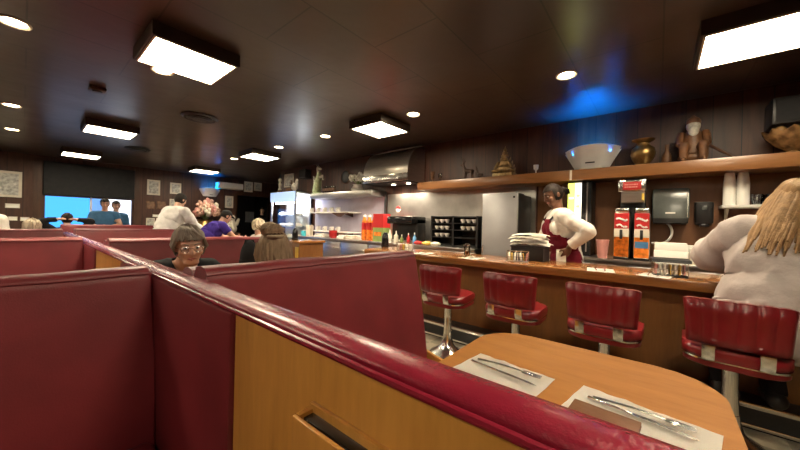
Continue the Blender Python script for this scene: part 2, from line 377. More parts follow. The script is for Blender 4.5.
cp = [(.402, .992), (.403, 1.008), (.396, 1.017), (.385, 1.0205), (.362, 1.0205), (.347, 1.0175), (.337, 1.011), (.335, 1.003), (.339, .992)]
mb = MB()
ys = [-1.6+7.5*i/90 for i in range(91)]
rings = [[mb.bm.verts.new((x+.0012*noise.noise(V((y*6, i, 0))), y, z+.0022*noise.noise(V((y*4, i*.4, 3))))) for i, (x, z) in enumerate(cp)] for y in ys]
for a, b in zip(rings, rings[1:]):
    for i in range(len(cp)): mb.bm.faces.new((a[i], a[(i+1) % len(cp)], b[(i+1) % len(cp)], b[i]))
mb.bm.faces.new(rings[0]); mb.bm.faces.new(rings[-1])
cap = mb.build('cap', 'vinyl_cap', dv, 60)
MB().tube([(.3335, y, .9985+.001*noise.noise(V((y*5, 0, 0)))) for y in ys], .0062, 8).build('piping', 'vinyl_cap', cap)
# menu box on the left face of the divider
mbx = thing('menu_box', 'open oak menu box on the oak panel of the divider', 'menu box', (.335, .0, 0))
w_ = .012
MB().box(-.044, -.036, .05, .465, .66, .897, .002).build('front_board', 'oak', mbx)
MB().box(-.010, -.001, .05, .465, .66, .905, .002).build('back_board', 'oak', mbx)
MB().box(-.036, -.010, .455, .465, .66, .897).build('end_board', 'oak', mbx); MB().box(-.036, -.010, .05, .06, .66, .897).build('end_board', 'oak', mbx)
MB().box(-.036, -.010, .06, .455, .66, .67).build('base_board', 'oak', mbx)
one('menu', MB().box(.3005, .3035, .08, .36, .672, .890, .0005), 'paper', 'white menu standing in the oak menu box', 'menu')
one('menu', MB().box(.305, .324, .063, .452, .672, .893, .001), 'blackgloss', 'black filler standing for the shade inside the oak menu box', 'menu')  # black block stands in for the dark shade inside the box
def bench_mesh(x0, x1, t, ztop, name_par, lean=.085, end=False):
    # local: seat faces -y, front of the backrest top at y=0
    z0 = .36; prof = []
    zt = ztop
    prof += [(-.02-lean, .30), (-.015-lean, .44), (-.010-lean*.6, .70), (0, zt-.05), (.004, zt-.02), (.02, zt-.004), (t*.5, zt), (t-.012, zt-.006), (t, zt-.03), (t, .30)]
    mb = MB(); n = 26
    rings = []
    for k in range(n+1):
        x = x0+(x1-x0)*k/n
        rings.append([mb.bm.verts.new((x, y+.004*noise.noise(V((x*3, z*3, t))), z+(.005*noise.noise(V((x*5, y*9, 2))) if z > zt-.1 else 0))) for y, z in prof])
    for a, b in zip(rings, rings[1:]):
        for i in range(len(prof)): mb.bm.faces.new((a[i], a[(i+1) % len(prof)], b[(i+1) % len(prof)], b[i]))
    mb.bm.faces.new(rings[0]); mb.bm.faces.new(rings[-1])
    es = [e for e in mb.bm.edges if len({round(v.co.x, 4) for v in e.verts}) == 1 and abs(e.verts[0].co.x-x1) < 1e-4 and x1 > 0]
    bmesh.ops.bevel(mb.bm, geom=es, offset=.012, segments=2, profile=.5, affect='EDGES')
    bk = mb.build('backrest', 'vinyl', name_par, 50)
    MB().tube([(x0+(x1-x0)*k/20, .003, zt-.024+.002*math.sin(k*1.7)) for k in range(21)], .005, 6).build('piping', 'vinyl', bk)
    MB().box(x0+.01, x1-.01, -.50, -.015-lean, .32, .425, .03, 3).build('seat', 'vinyl', name_par)
    MB().box(x0+.02, x1-.03, -.46, t-.005, 0, .32).build('base', 'darkwood', name_par)
    if end: MB().ext([(-.52, .02), (-.52, .37), (-.16, .435), (.06, .495), (.06, .02)], 'x', x1+.002, x1+.022, .004).build('end_panel', 'oak', name_par)
def bench(x0, x1, y, ztop, face, lb, t=.12, end=False, grp='red vinyl booth benches'):
    r = thing('booth_bench', lb, 'booth bench', (0, y, 0), 0 if face < 0 else PI, grp)
    if face > 0: bench_mesh(-x1, -x0, t, ztop, r)
    else: bench_mesh(x0, x1, t, ztop, r, end=end)
    return r
RX0, RX1 = .399, 1.58
bench(RX0, RX1, 1.17, 1.055, -1, 'red vinyl bench facing the table with napkins, oak board on its open end', end=True)
bench(RX0, RX1, 1.42, 1.04, 1, 'red vinyl bench under the woman with the hair bun')
bench(RX0, RX1, 3.02, 1.067, -1, 'red vinyl bench behind the man in glasses')
bench(RX0, RX1, 3.28, 1.05, 1, 'red vinyl bench back to back with the bench behind the man in glasses')
bench(RX0, RX1, 5.25, 1.075, -1, 'far red booth bench beyond the divider, two behind the man in glasses')
bench(RX0, RX1, 5.51, 1.07, 1, 'far red booth bench whose back shows below the window end of the wall pictures')
bench(RX0, RX1, 7.35, 1.09, -1, 'farthest dark red bench, in front of the blue window')
bench(RX0, RX1, 7.61, 1.085, 1, 'farthest bench, seat of the person with raised arms')
LX0, LX1 = -1.5, .323
bench(LX0, LX1, 1.51, 1.03, -1, 'large dark red vinyl bench filling the lower left corner')
bench(LX0, LX1, 1.77, 1.0, 1, 'dark red bench back to back with the large lower left bench')
bench(LX0, LX1, 3.65, 1.05, -1, 'dark red bench left of the divider, second booth back')
bench(LX0, LX1, 3.91, 1.045, 1, 'dark red bench left of the divider, back to back with the second booth back')
bench(LX0, LX1, 5.65, 1.062, -1, 'far red bench at the left edge below the framed pictures')
bench(LX0, LX1, 5.91, 1.06, 1, 'far bench at the left under the pale haired diner')
# ------------------------------------------------------------------ tables
def table(y0, y1, lb):
    t = thing('booth_table', lb, 'table', (0, (y0+y1)/2, 0), 0, 'booth tables'); h = (y1-y0)/2
    r = .16; pr = [(.41, -h)]+[(1.41-r+r*math.cos(math.radians(q)), -h+r+r*math.sin(math.radians(q))) for q in range(-90, 1, 10)]+[(1.41-r+r*math.cos(math.radians(q)), h-r+r*math.sin(math.radians(q))) for q in range(0, 91, 10)]+[(.41, h)]
    MB().ext(pr, 'z', .712, .75, .004).build('tabletop', 'oak_table', t)
    MB().lathe([(.21, 0), (.21, .012), (.06, .05), (.035, .08), (.035, .66), (.09, .70), (.12, .712)], (1.0, 0, 0)).build('pedestal', 'black', t)
    return t
table(-.16, .575, 'honey coloured booth table with rounded corners and two white napkins')
table(1.86, 2.44, 'booth table between the man in glasses and the woman with a bun')
table(4.0, 4.68, 'booth table behind the bench of the man in glasses')
def napkin(w, l, folds=2):
    mb = MB(); nx, ny = 8, 14
    g = [[mb.bm.verts.new(((i/nx-.5)*w, (j/ny-.5)*l, .004+.003*noise.noise(V((i*.5, j*.5, w*9)))+(.004 if i in (0, nx) else 0)*noise.noise(V((j*.6, i, 2))))) for j in range(ny+1)] for i in range(nx+1)]
    for i in range(nx):
        for j in range(ny): mb.bm.faces.new((g[i][j], g[i+1][j], g[i+1][j+1], g[i][j+1]))
    r = bmesh.ops.solidify(mb.bm, geom=mb.bm.faces[:], thickness=.003)
    return mb
def fork_mb():
    b = MB()
    pts = [(0, -.10+.20*k/16, .009+.006*math.sin(k/16*PI)) for k in range(13)]
    b.tube(pts, [.0045]*3+[.0035]*6+[.003]*4, 6)
    b.ell((0, .062, .0135), (.0125, .018, .0025), n=10)
    for x in (-.0095, -.0032, .0032, .0095): b.tube([(x, .068, .0135), (x, .085, .012), (x, .105, .0125)], [.0016, .0015, .0009], 5)
    return b
def knife_mb():
    b = MB(); b.box(-.005, .005, -.11, -.01, .007, .012, .002)
    b.ext([(-.006, -.01), (-.007, .02), (-.006, .09), (.0, .112), (.005, .10), (.006, -.01)], 'z', .0085, .0105)
    return b
PT = Matrix.Identity(4)
def place_set(x, y, z, rz, where, w=.17, l=.25, order=(.03, -.02), grp='table settings'):
    one('napkin', napkin(w, l), 'paper', 'white paper napkin '+where, 'napkin', (x, y, z+.001), rz, 'white paper napkins')
    d = V((math.cos(rz), math.sin(rz), 0))
    p = V((x, y, z))+d*order[0]; one('fork', fork_mb(), 'chrome', 'steel fork on the napkin '+where, 'fork', (p.x, p.y, z+.0028), rz+PI+.12, 'steel forks')
    p = V((x, y, z))+d*order[1]; one('knife', knife_mb(), 'chrome', 'steel knife on the napkin '+where, 'knife', (p.x, p.y, z+.0028), rz+PI-.03, 'steel knives')
place_set(.965, .375, .75, math.radians(-6), 'at the far side of the booth table', .20, .26, (.045, .005))
place_set(.95, .035, .75, math.radians(-9), 'nearest the camera on the booth table', .20, .29, (.045, .022))
cf = thing('check_folder', 'brown folded check holder lying on the nearer napkin', 'folder', (.865, .095, .764), math.radians(-4))
MB().box(-.06, .06, -.07, .07, 0, .005, .002).build('back_cover', 'leather', cf); MB().box(-.06, .06, -.07, .07, .0075, .012, .002).build('front_cover', 'leather', cf); MB().box(-.055, .05, -.065, .065, .005, .0075).build('receipt', 'paper', cf)
# ------------------------------------------------------------------ lunch counter and stools
CT = .88; CY0, CY1 = -2.3, 3.05
ct = thing('lunch_counter', 'long wooden lunch counter with red stools along it', 'counter', (0, 0, 0))
MB().box(3.10, 3.45, CY0+.02, CY1-.03, .0, CT-.06).build('front_panel', 'counter_front', ct)
MB().box(2.94, 3.55, CY0, CY1, CT-.072, CT, .012).build('countertop', 'counter', ct)
MB().box(2.90, 3.10, CY0+.02, CY1-.03, .0, .155, .006).build('foot_step', 'black', ct)
MB().box(2.885, 2.905, CY0+.02, CY1-.03, .135, .165, .004).build('step_trim', 'chrome', ct)
MB().box(2.89, 2.905, CY0+.02, CY1-.03, .012, .035, .004).build('base_trim', 'chrome', ct)
def stool_proto():
    t = thing('counter_stool', '', 'stool', (0, 0, 0), 0, 'red counter stools')   # local +x faces the counter
    MB().lathe([(.17, 0), (.17, .012), (.15, .03), (.09, .06), (.06, .10), (.045, .16), (.042, .20)], n=28).build('base_flange', 'chrome', t)
    b = MB().lathe([(.04, .18), (.034, .35), (.036, .47), (.05, .50), (.10, .515)], n=20)
    b.build('post', 'chrome', t)
    b = MB(); pr = [(-.19+.0, y) for y in ()]
    o2 = [(x, y) for x, y in rrect(-.20, .21, -.205, .205, .10, 6)]
    b.ext(o2, 'z', .515, .555, .012); b.build('seat_base', 'vinyl_stool', t)
    b = MB(); b.ext([(x*1.03, y*1.03) for x, y in o2], 'z', .556, .625, .028); b.build('cushion', 'vinyl_stool', t)
    MB().ext([(x*1.015, y*1.015) for x, y in o2], 'z', .548, .559).build('chrome_band', 'chrome', t)
    # channelled backrest, a little wider at the top, curved round the sitter
    b = MB(); n = 60; hs = [0, .02, .05, .12, .19, .235, .255, .262]
    def P(i, hh, side):
        u = -1+2*i/n; wd_ = .193+.018*hh/.26; y = u*wd_
        ch = abs(math.sin(u*3.0*PI)) ** .5
        th = .034+.007*ch*(1 if .03 < hh < .25 else .3)
        if hh < .02 or hh > .25: th *= .55
        edge = 1-max(0, (abs(u)-.9)/.1)**2*.75; th *= edge
        zz = .645+hh+(.0035*ch if hh > .2 else 0)-(.012*abs(u)**6 if hh > .2 else 0)
        xc = -.205-.05*hh+.035*u*u
        return (xc+side*th, y, zz)
    F = [[b.bm.verts.new(P(i, hh, -1)) for i in range(n+1)] for hh in hs]; G = [[b.bm.verts.new(P(i, hh, 1)) for i in range(n+1)] for hh in hs]
    for L in (F, G):
        for r0, r1 in zip(L, L[1:]):
            for i in range(n): b.bm.faces.new((r0[i], r0[i+1], r1[i+1], r1[i]))
    for i in range(n):
        b.bm.faces.new((F[0][i], F[0][i+1], G[0][i+1], G[0][i])); b.bm.faces.new((F[-1][i], F[-1][i+1], G[-1][i+1], G[-1][i]))
    for k in range(len(hs)-1):
        for i in (0, n): b.bm.faces.new((F[k][i], F[k+1][i], G[k+1][i], G[k][i]))
    b.build('backrest', 'vinyl_stool', t, 60)
    for s in (-1, 1):
        b = MB(); y0 = s*.105
        prof = [(-.266, .655), (-.266, .60), (-.250, .568), (-.12, .542), (-.12, .550), (-.243, .578), (-.256, .605), (-.256, .655)]
        b.ext(prof, 'y', y0-.026, y0+.026, .002); b.build('bracket', 'chrome', t)
    return t
SL = [(1.53, .06, 'red stool with chrome post fully in view, nearest the vinyl bench end'), (.89, .0, 'second red stool from the vinyl bench end, behind the table corner'),
      (.276, -.03, 'third red stool from the vinyl bench end, in front of the waitress'), (-.335, -.05, 'red stool under the customer in the off white blouse, rightmost in the photo')]
st0 = stool_proto(); st0.scale.z = .94
for i, (y, rz, lb) in enumerate(SL):
    if i == 0: st0.location = (2.6, y, 0); st0.rotation_euler.z = rz; st0['label'] = lb
    else: dup(st0, (2.6, y, 0), rz, lb)
# ------------------------------------------------------------------ things on the counter
for i, (px, py) in enumerate(((420, 254), (461, 260), (600, 271), (656, 277))):
    p = at(px, py, 'z', CT)
    place_set(max(3.03, min(p.x, 3.12)), p.y, CT, PI/2+(.2, -.1, .15, -.2)[i], ('on the counter just past the end of the vinyl bench', 'on the counter beside the tumbler', 'on the counter in front of the tea dispensers', 'on the counter beside the hooded sugar caddy')[i], .19, .26, (.04, -.03), 'counter settings')
def caddy(x, y, rz, lb, hood, n=7):
    t = thing('sugar_caddy', lb, 'caddy', (x, y, CT), rz)
    MB().box(-.055, .055, -.10, .10, 0, .010, .003).build('tray', 'black' if hood else 'steel', t)
    b = MB()
    for sx in (-.052, .052):
        for sy in (-.097, .097): b.tube([(sx, sy, .008), (sx, sy, .105)], .003, 6)
    for sx in (-.052, .052): b.tube([(sx, -.097, .105), (sx, .097, .105)], .003, 6).tube([(sx, -.097, .05), (sx, .097, .05)], .002, 6)
    for sy in (-.097, .097): b.tube([(-.052, sy, .105), (.052, sy, .105)], .003, 6)
    b.build('wire_frame', 'chrome', t)
    if hood: MB().ext([(-.075, .105), (-.06, .128), (.05, .135), (.075, .105)], 'y', -.115, .115, .006).build('hood', 'black', t)
    for k in range(n):
        yy = -.082+.164*k/(n-1)
        c = random.choice(['paper', 'paper', 'pink', 'paper', 'yellow'])
        b = MB().box(-.028, .028, -.004, .004, -.036, .04, .0015)
        o = b.build('sugar_packet', c); R = Euler((random.uniform(-.2, .2), random.uniform(-.1, .1), rz+random.uniform(-.15, .15)))
        p = V((x, y, CT+.048))+Matrix.Rotation(rz, 3, 'Z') @ V((-.018, yy, 0)); o.location = p; o.rotation_euler = R
        tag(o, ('pink' if c == 'pink' else 'yellow' if c == 'yellow' else 'white')+' sugar packet standing in the '+lb, 'sugar packet', 'sugar packets in the '+lb)
        if k % 2 == 0:
            o2 = o.copy(); C.objects.link(o2); o2.location = V((x, y, CT+.048))+Matrix.Rotation(rz, 3, 'Z') @ V((.022, yy, 0))
    return t
q = at(515, 262, 'z', CT); caddy(3.12, q.y-.01, .25, 'open wire caddy on the counter', False)
q = at(673, 277, 'z', CT); caddy(3.12, q.y+.02, .12, 'black hooded caddy on the counter', True)
q = at(407, 254, 'z', CT); caddy(3.15, 2.52, .1, 'far wire caddy past the vinyl bench end', False, 5)
tb = thing('tumbler', 'glass tumbler of brown syrup standing on the counter', 'tumbler', (3.3, at(467, 250, 'x', 3.3).y, CT))
MB().lathe([(.028, 0), (.034, .01), (.032, .05), (.038, .11), (.0355, .11), (.029, .05), (.025, .012), (.001, .010)], n=20, cap=False).build('glass', 'glass', tb)
MB().lathe([(.001, .011), (.025, .013), (.029, .05), (.001, .05)], n=20, cap=False).build('syrup', 'tea', tb); MB().lathe([(.039, .105), (.038, .125), (.012, .14), (.001, .14)], n=20).build('lid', 'chrome', tb)
def carafe(x, y, z, lb, s=1.):
    t = thing('black_dispenser', lb, 'dispenser', (x, y, z), 0, 'black rounded dispensers'); b = MB()
    b.lathe([(.05*s, 0), (.052*s, .02), (.048*s, .12*s), (.04*s, .17*s), (.022*s, .205*s), (.001, .212*s)], n=24); b.build('body', 'blackgloss', t)
    MB().lathe([(.053*s, .02), (.0545*s, .03), (.053*s, .04)], n=24, cap=False).build('base_ring', 'black', t)
carafe(3.35, at(385, 246, 'x', 3.35).y, CT, 'black round topped dispenser behind the end of the near vinyl bench', 1.05)
# wooden host stand farther down
hs_ = thing('host_stand', 'wooden cabinet with a flat top past the far counter gap', 'cabinet', (3.17, 4.78, 0))
MB().box(-.24, .24, -.20, .20, 0, .86).build('body', 'counter_front', hs_); MB().box(-.27, .27, -.23, .23, .86, .90, .008).build('top', 'counter', hs_)
MB().box(-.247, -.238, -.18, -.09, .62, .80, .002).build('notice', 'yellow', hs_)
carafe(3.05, at(295, 236, 'x', 3.05).y, .90, 'black round topped dispenser on the wooden cabinet', 1.0)
# towels in a black bin on the counter's inner edge
ty = at(530, 252, 'x', 3.40).y
bn = thing('bus_bin', 'black plastic bin under folded white towels', 'bin', (3.40, ty, CT))
b = MB().box(-.11, .11, -.16, .16, 0, .012, .004)
for a in ((-.11, -.10, -.16, .16), (.10, .11, -.16, .16), (-.10, .10, -.16, -.15), (-.10, .10, .15, .16)): b.box(a[0], a[1], a[2], a[3], .01, .14)
b.build('shell', 'black', bn); MB().box(-.12, .12, -.17, .17, .135, .15, .005).build('rim', 'black', bn)
def towel(z, k):
    b = MB(); nx, ny = 12, 10; hw, hl = .13-.004*k, .19-.008*k
    g = []
    for i in range(nx+1):
        row = []
        for j in range(ny+1):
            u, v = -1+2*i/nx, -1+2*j/ny
            row.append(b.bm.verts.new((u*hw, v*hl, -.018*(abs(u)**4+abs(v)**4)+.008*noise.noise(V((u*2, v*2, k*3.1))))))
        g.append(row)
    for i in range(nx):
        for j in range(ny): b.bm.faces.new((g[i][j], g[i+1][j], g[i+1][j+1], g[i][j+1]))
    bmesh.ops.solidify(b.bm, geom=b.bm.faces[:], thickness=.022)
    return one('towel', b, 'paper', ('bottom', 'second', 'third', 'top')[k]+' folded white towel piled on the black bin', 'towel', (3.40, ty+random.uniform(-.02, .02), z), random.uniform(-.25, .25), 'folded white towels')
for k in range(4): towel(CT+.19+.03*k, k)
# ------------------------------------------------------------------ back bar
BX, BT = 4.06, .90
def cabinet(y0, y1, lb, nd_=3):
    t = thing('steel_cabinet', lb, 'cabinet', (0, 0, 0), 0, 'steel back bar cabinets')
    MB().box(BX+.02, XR-.03, y0, y1, .08, BT-.04).build('carcass', 'steel', t); MB().box(BX+.06, XR-.03, y0+.02, y1-.02, 0, .08).build('plinth', 'black', t)
    MB().box(BX-.02, XR-.001, y0, y1, BT-.04, BT, .004).build('worktop', 'steel', t)
    for k in range(nd_):
        a = y0+(y1-y0)*k/nd_; c = y0+(y1-y0)*(k+1)/nd_
        d = MB().box(BX, BX+.02, a+.01, c-.01, .10, BT-.06, .004).build('door', 'steel', t)
        MB().tube([(BX, a+.06, .72), (BX-.03, a+.06, .72), (BX-.03, a+.20, .72), (BX, a+.20, .72)], .007, 6).build('handle', 'chrome', d)
cabinet(-2.2, 1.27, 'steel back bar cabinet under the tea dispensers', 5); cabinet(1.98, 4.1, 'steel back bar cabinet under the black dish rack', 3); cabinet(4.12, 6.45, 'steel back bar cabinet under the juice bottles', 3)
# refrigerator
y0, y1, z0, z1 = span(482, 193, 517, 249, 3.98)
rf = thing('refrigerator', 'grey steel refrigerator with one tall blank door', 'refrigerator', (0, 0, 0))
MB().box(4.03, 4.55, y0+.005, y1-.005, .06, z1-.01, .01).build('body', 'black', rf)
d = MB().box(3.98, 4.03, y0, y1, .12, z1, .008).build('door', 'greysteel', rf)
MB().box(3.976, 3.98, y0+.03, y0+.055, z1-.07, z1-.045).build('badge', 'black', d)
MB().box(4.08, 4.5, y0+.03, y1-.03, 0, .06).build('base', 'black', rf)
MB().tube([(3.98, y1-.03, .7), (3.95, y1-.03, .72), (3.95, y1-.03, .95), (3.98, y1-.03, .97)], .008, 6).build('handle', 'chrome', d)
for k, (yy) in enumerate((y0+.12, y0+.33)):
    one('pan_lid', MB().lathe([(.10, 0), (.10, .012), (.06, .028), (.015, .03), (.015, .045), (.001, .047)], n=20), 'black', ('right', 'left')[k]+' dark pan lid lying on the grey refrigerator', 'lid', (4.28, yy, z1-.01))
# steel wall sheets
one('backsplash', MB().box(XR-.022, XR-.002, 1.33, 4.12, BT, 1.80), 'steel_wall', 'shiny steel sheet on the wall behind the black dish rack', 'wall sheet')
one('backsplash', MB().box(XR-.022, XR-.002, 4.18, 6.5, BT, 1.80), 'lavender', 'pale lavender wall sheet behind the juice bottles', 'wall sheet')
one('pipe', MB().tube([(XR-.05, 4.15, BT+.001), (XR-.05, 4.15, 1.86)], .02, 10), 'black', 'black upright pipe between the steel and lavender wall sheets', 'pipe')
b = MB().lathe([(.001, 0), (.05, 0), (.05, .004), (.001, .004)], n=20)
q = at(398, 209, 'x', XR-.03); st = thing('round_sticker', 'small red and white round sticker on the steel sheet', 'sticker', (XR-.022, q.y, q.z))
MB().ext([(.055*math.cos(a), .055*math.sin(a)) for a in [PI*k/12 for k in range(13)]], 'x', -.004, 0).build('upper_half', 'red', st)
MB().ext([(.055*math.cos(a), .055*math.sin(a)) for a in [PI+PI*k/12 for k in range(13)]], 'x', -.004, 0).build('lower_half', 'white', st)
# black dish rack with bowls
y0, y1, z0, z1 = span(432, 216, 481, 248, 4.2); y0 = max(y0, 2.02)
rk = thing('dish_rack', 'black open dish rack beside the grey refrigerator', 'rack', (0, 0, BT)); zt = z1-BT; ym = (y0+y1)/2
b = MB()
for yy in (y0, ym, y1): b.box(4.18, 4.46, yy-.014, yy+.014, 0, zt)
b.box(4.44, 4.46, y0, y1, 0, zt); b.build('uprights', 'black', rk)
lev = [.02, .14, .255, .36, zt-.01]
for z in lev: MB().box(4.18, 4.46, y0, y1, z-.008, z+.004).build('shelf', 'black', rk)
bo = one('bowl', MB().lathe([(.02, 0), (.022, .004), (.042, .04), (.045, .055), (.041, .055), (.036, .035), (.015, .008), (.001, .007)], n=16, cap=False), 'china', 'small white bowl on the black dish rack', 'bowl', (4.25, y1-.07, BT+lev[1]+.004), 0, 'bowls in the dish rack')
nb = 0
for li in (1, 2, 3):
    for k in range(8):
        yy = y1-.07-k*(y1-y0-.14)/7
        if abs(yy-ym) < .06: continue
        if li == 1 and k > 2: continue
        if li == 1 and k == 0: continue
        c = bo.copy(); C.objects.link(c); c.location = (4.245, yy, BT+lev[li]+.004)
# coffee machine
q0, q1, z0, z1 = span(391, 217, 416, 243, 4.22)
cm = thing('coffee_machine', 'black coffee machine left of the dish rack', 'coffee machine', (4.15, (q0+q1)/2, BT)); hw = (q1-q0)/2
MB().box(.1, .36, -hw, hw, 0, .42, .015).build('body', 'black', cm); MB().box(-.05, .36, -hw, hw, .33, .46, .02).build('head', 'blackgloss', cm); MB().box(-.05, .1, -hw, hw, 0, .05, .008).build('drip_tray', 'steel', cm)
MB().box(.115, .125, -hw+.02, hw*.2, .06, .32).build('side_panel', 'steel', cm)
for k, (c, r, h, nm) in enumerate((('white', .035, .2, 'white'), ('cream', .04, .18, 'cream'), ('green', .03, .12, 'green'), ('red', .03, .15, 'red'), ('blue', .03, .16, 'blue'))):
    t = thing('squeeze_bottle', nm+' squeeze bottle in front of the black coffee machine', 'bottle', (4.09+.01*(k % 2), (q0+q1)/2+hw-.09-k*.135, BT+.0505 if False else BT))
    MB().lathe([(r, 0), (r, h*.7), (r*.45, h*.85), (r*.3, h), (.001, h)], n=14).build('body', c, t); MB().lathe([(r*.32, h), (.008, h+.03), (.001, h+.03)], n=10).build('nozzle', 'white', t)
# orange juice and cartons
q0, q1, z0, z1 = span(363, 214, 375, 242, 4.2)
for k in range(3):
    yy = q1-.04-k*(q1-q0-.06)/2
    t = thing('juice_bottle', ('left', 'middle', 'right')[k]+' orange juice bottle with a red label by the lavender wall', 'bottle', (4.2, yy, BT), 0, 'juice bottles'); h = z1-BT-.02
    MB().lathe([(.05, 0), (.055, .02), (.055, h*.72), (.03, h*.86), (.028, h*.93), (.001, h*.93)], n=18).build('bottle', 'orange', t); MB().lathe([(.0565, h*.42), (.0565, h*.70)], n=18, cap=False).build('label_band', 'red', t); MB().lathe([(.031, h*.92), (.031, h), (.001, h)], n=14).build('cap', 'white', t)
q0, q1, z0, z1 = span(376, 214, 386, 242, 4.2)
t = thing('juice_carton', 'tall red and green juice carton right of the juice bottles', 'carton', (4.22, (q0+q1)/2, BT)); hw = (q1-q0)/2; h = z1-BT
MB().box(-.1, .1, -hw, hw, 0, h*.5).build('lower_print', 'green', t); MB().box(-.1, .1, -hw, hw, h*.5, h).build('upper_print', 'red', t); MB().box(-.102, -.1, -hw+.04, hw-.03, h*.2, h*.34).build('picture', 'orange', t)
rm = thing('mug', 'red mug on the steel worktop by the pale lavender wall', 'mug', (4.15, at(333, 236, 'x', 4.15).y, BT))
MB().lathe([(.06, 0), (.075, .02), (.085, .16), (.079, .16), (.068, .02), (.001, .015)], n=20, cap=False).build('body', 'red', rm); MB().tube([(.08, 0, .13), (.13, 0, .12), (.13, 0, .06), (.075, 0, .04)], .01, 8).build('handle', 'red', rm)
for k, (px, c, nm) in enumerate(((322, 'china', 'white'), (345, 'china', 'second white'), (352, 'cream', 'cream'))):
    yy = at(px, 238, 'x', 4.2).y
    one('tray', MB().box(-.12, .12, -.15, .15, 0, .05, .01).box(-.10, .10, -.13, .13, .05, .08, .02), c, nm+' folded cloth pile on the far steel worktop', 'cloth', (4.22, yy, BT))
yy = at(424, 246, 'x', 3.3).y
yb = at(425, 244, 'x', 4.12).y
for k, (c, nm) in enumerate((('red', 'red'), ('yellow', 'yellow'), ('cream', 'cream'))):
    one('snack_packet', MB().ell((0, 0, .03), (.07, .085, .035)), c, nm+' packet lying on the steel worktop left of the dish rack', 'packet', (4.12, yb+.14-.17*k, BT-.002))
# ------------------------------------------------------------------ wall shelf, hood and the long board shelf
yj = at(571, 165, 'x', 4.2).y
def board(y0, y1, lb):
    return one('wall_shelf', MB().box(4.2, XR-.002, y0, y1, 1.80, 1.925, .006), 'shelf', lb, 'shelf', None, 0, 'long wooden wall shelf boards')
board(-2.4, yj-.002, 'long wooden wall shelf carrying the blue glowing fly trap and the brass pot'); board(yj+.002, 3.12, 'long wooden wall shelf carrying the gilt figure, left of the pale joint')
MB_ = MB().box(4.192, 4.2, yj-.012, yj+.010, 1.80, 1.92); one('joint_strip', MB_, 'cream', 'pale joint strip between the two wooden wall shelf boards', 'strip')
hd = thing('range_hood', 'curved steel range hood above the coffee machine', 'hood', (0, 0, 0))
hy0, hy1 = 3.24, 4.3
xs = [4.10, 4.10]; prof = [(XR-.03, 1.97), (4.08, 1.97), (4.08, 2.09)]+[(4.08+.42*(1-math.cos(a)), 2.09+.50*math.sin(a)) for a in [PI/2*k/12 for k in range(1, 13)]]+[(XR-.03, 2.60)]
MB().ext(prof, 'y', hy0, hy1).build('shell', 'steel', hd, 25); MB().box(4.07, 4.082, hy0-.004, hy1, 1.965, 2.095, .003).build('lip', 'chrome', hd); MB().box(4.46, XR-.03, hy0-.003, hy1+.002, 2.59, 2.62).build('top_trim', 'chrome', hd)
MB().box(4.12, XR-.05, hy0+.03, hy1-.03, 1.955, 1.972).build('filter', 'black', hd)
for yy in (3.45, 3.8): MB().lathe([(.001, 0), (.035, 0), (.04, .006)], (4.38, yy, 1.95), 18, cap=False).build('hood_fill_disc', 'lamp', hd)  # glowing discs added under the hood to brighten the steel wall sheet
for yy in (3.45, 3.8):  # added fill spots below the discs, aimed at the worktop and backsplash
    l = bpy.data.lights.new('hood_fill_beam', 'SPOT'); l.energy = 20; l.color = (1, .86, .66); l.spot_size = math.radians(150); l.spot_blend = .8; l.shadow_soft_size = .05
    o = bpy.data.objects.new('hood_fill_beam', l); C.objects.link(o); o.location = (4.38, yy, 1.93)
q0, q1, z0, z1 = span(310, 197, 378, 191, 4.2)
one('steel_shelf', MB().box(4.2, XR-.002, 4.2, 6.2, 1.76, 1.87, .006), 'steel', 'steel fronted wall shelf carrying the tall sage statue', 'shelf')
ST = 1.87
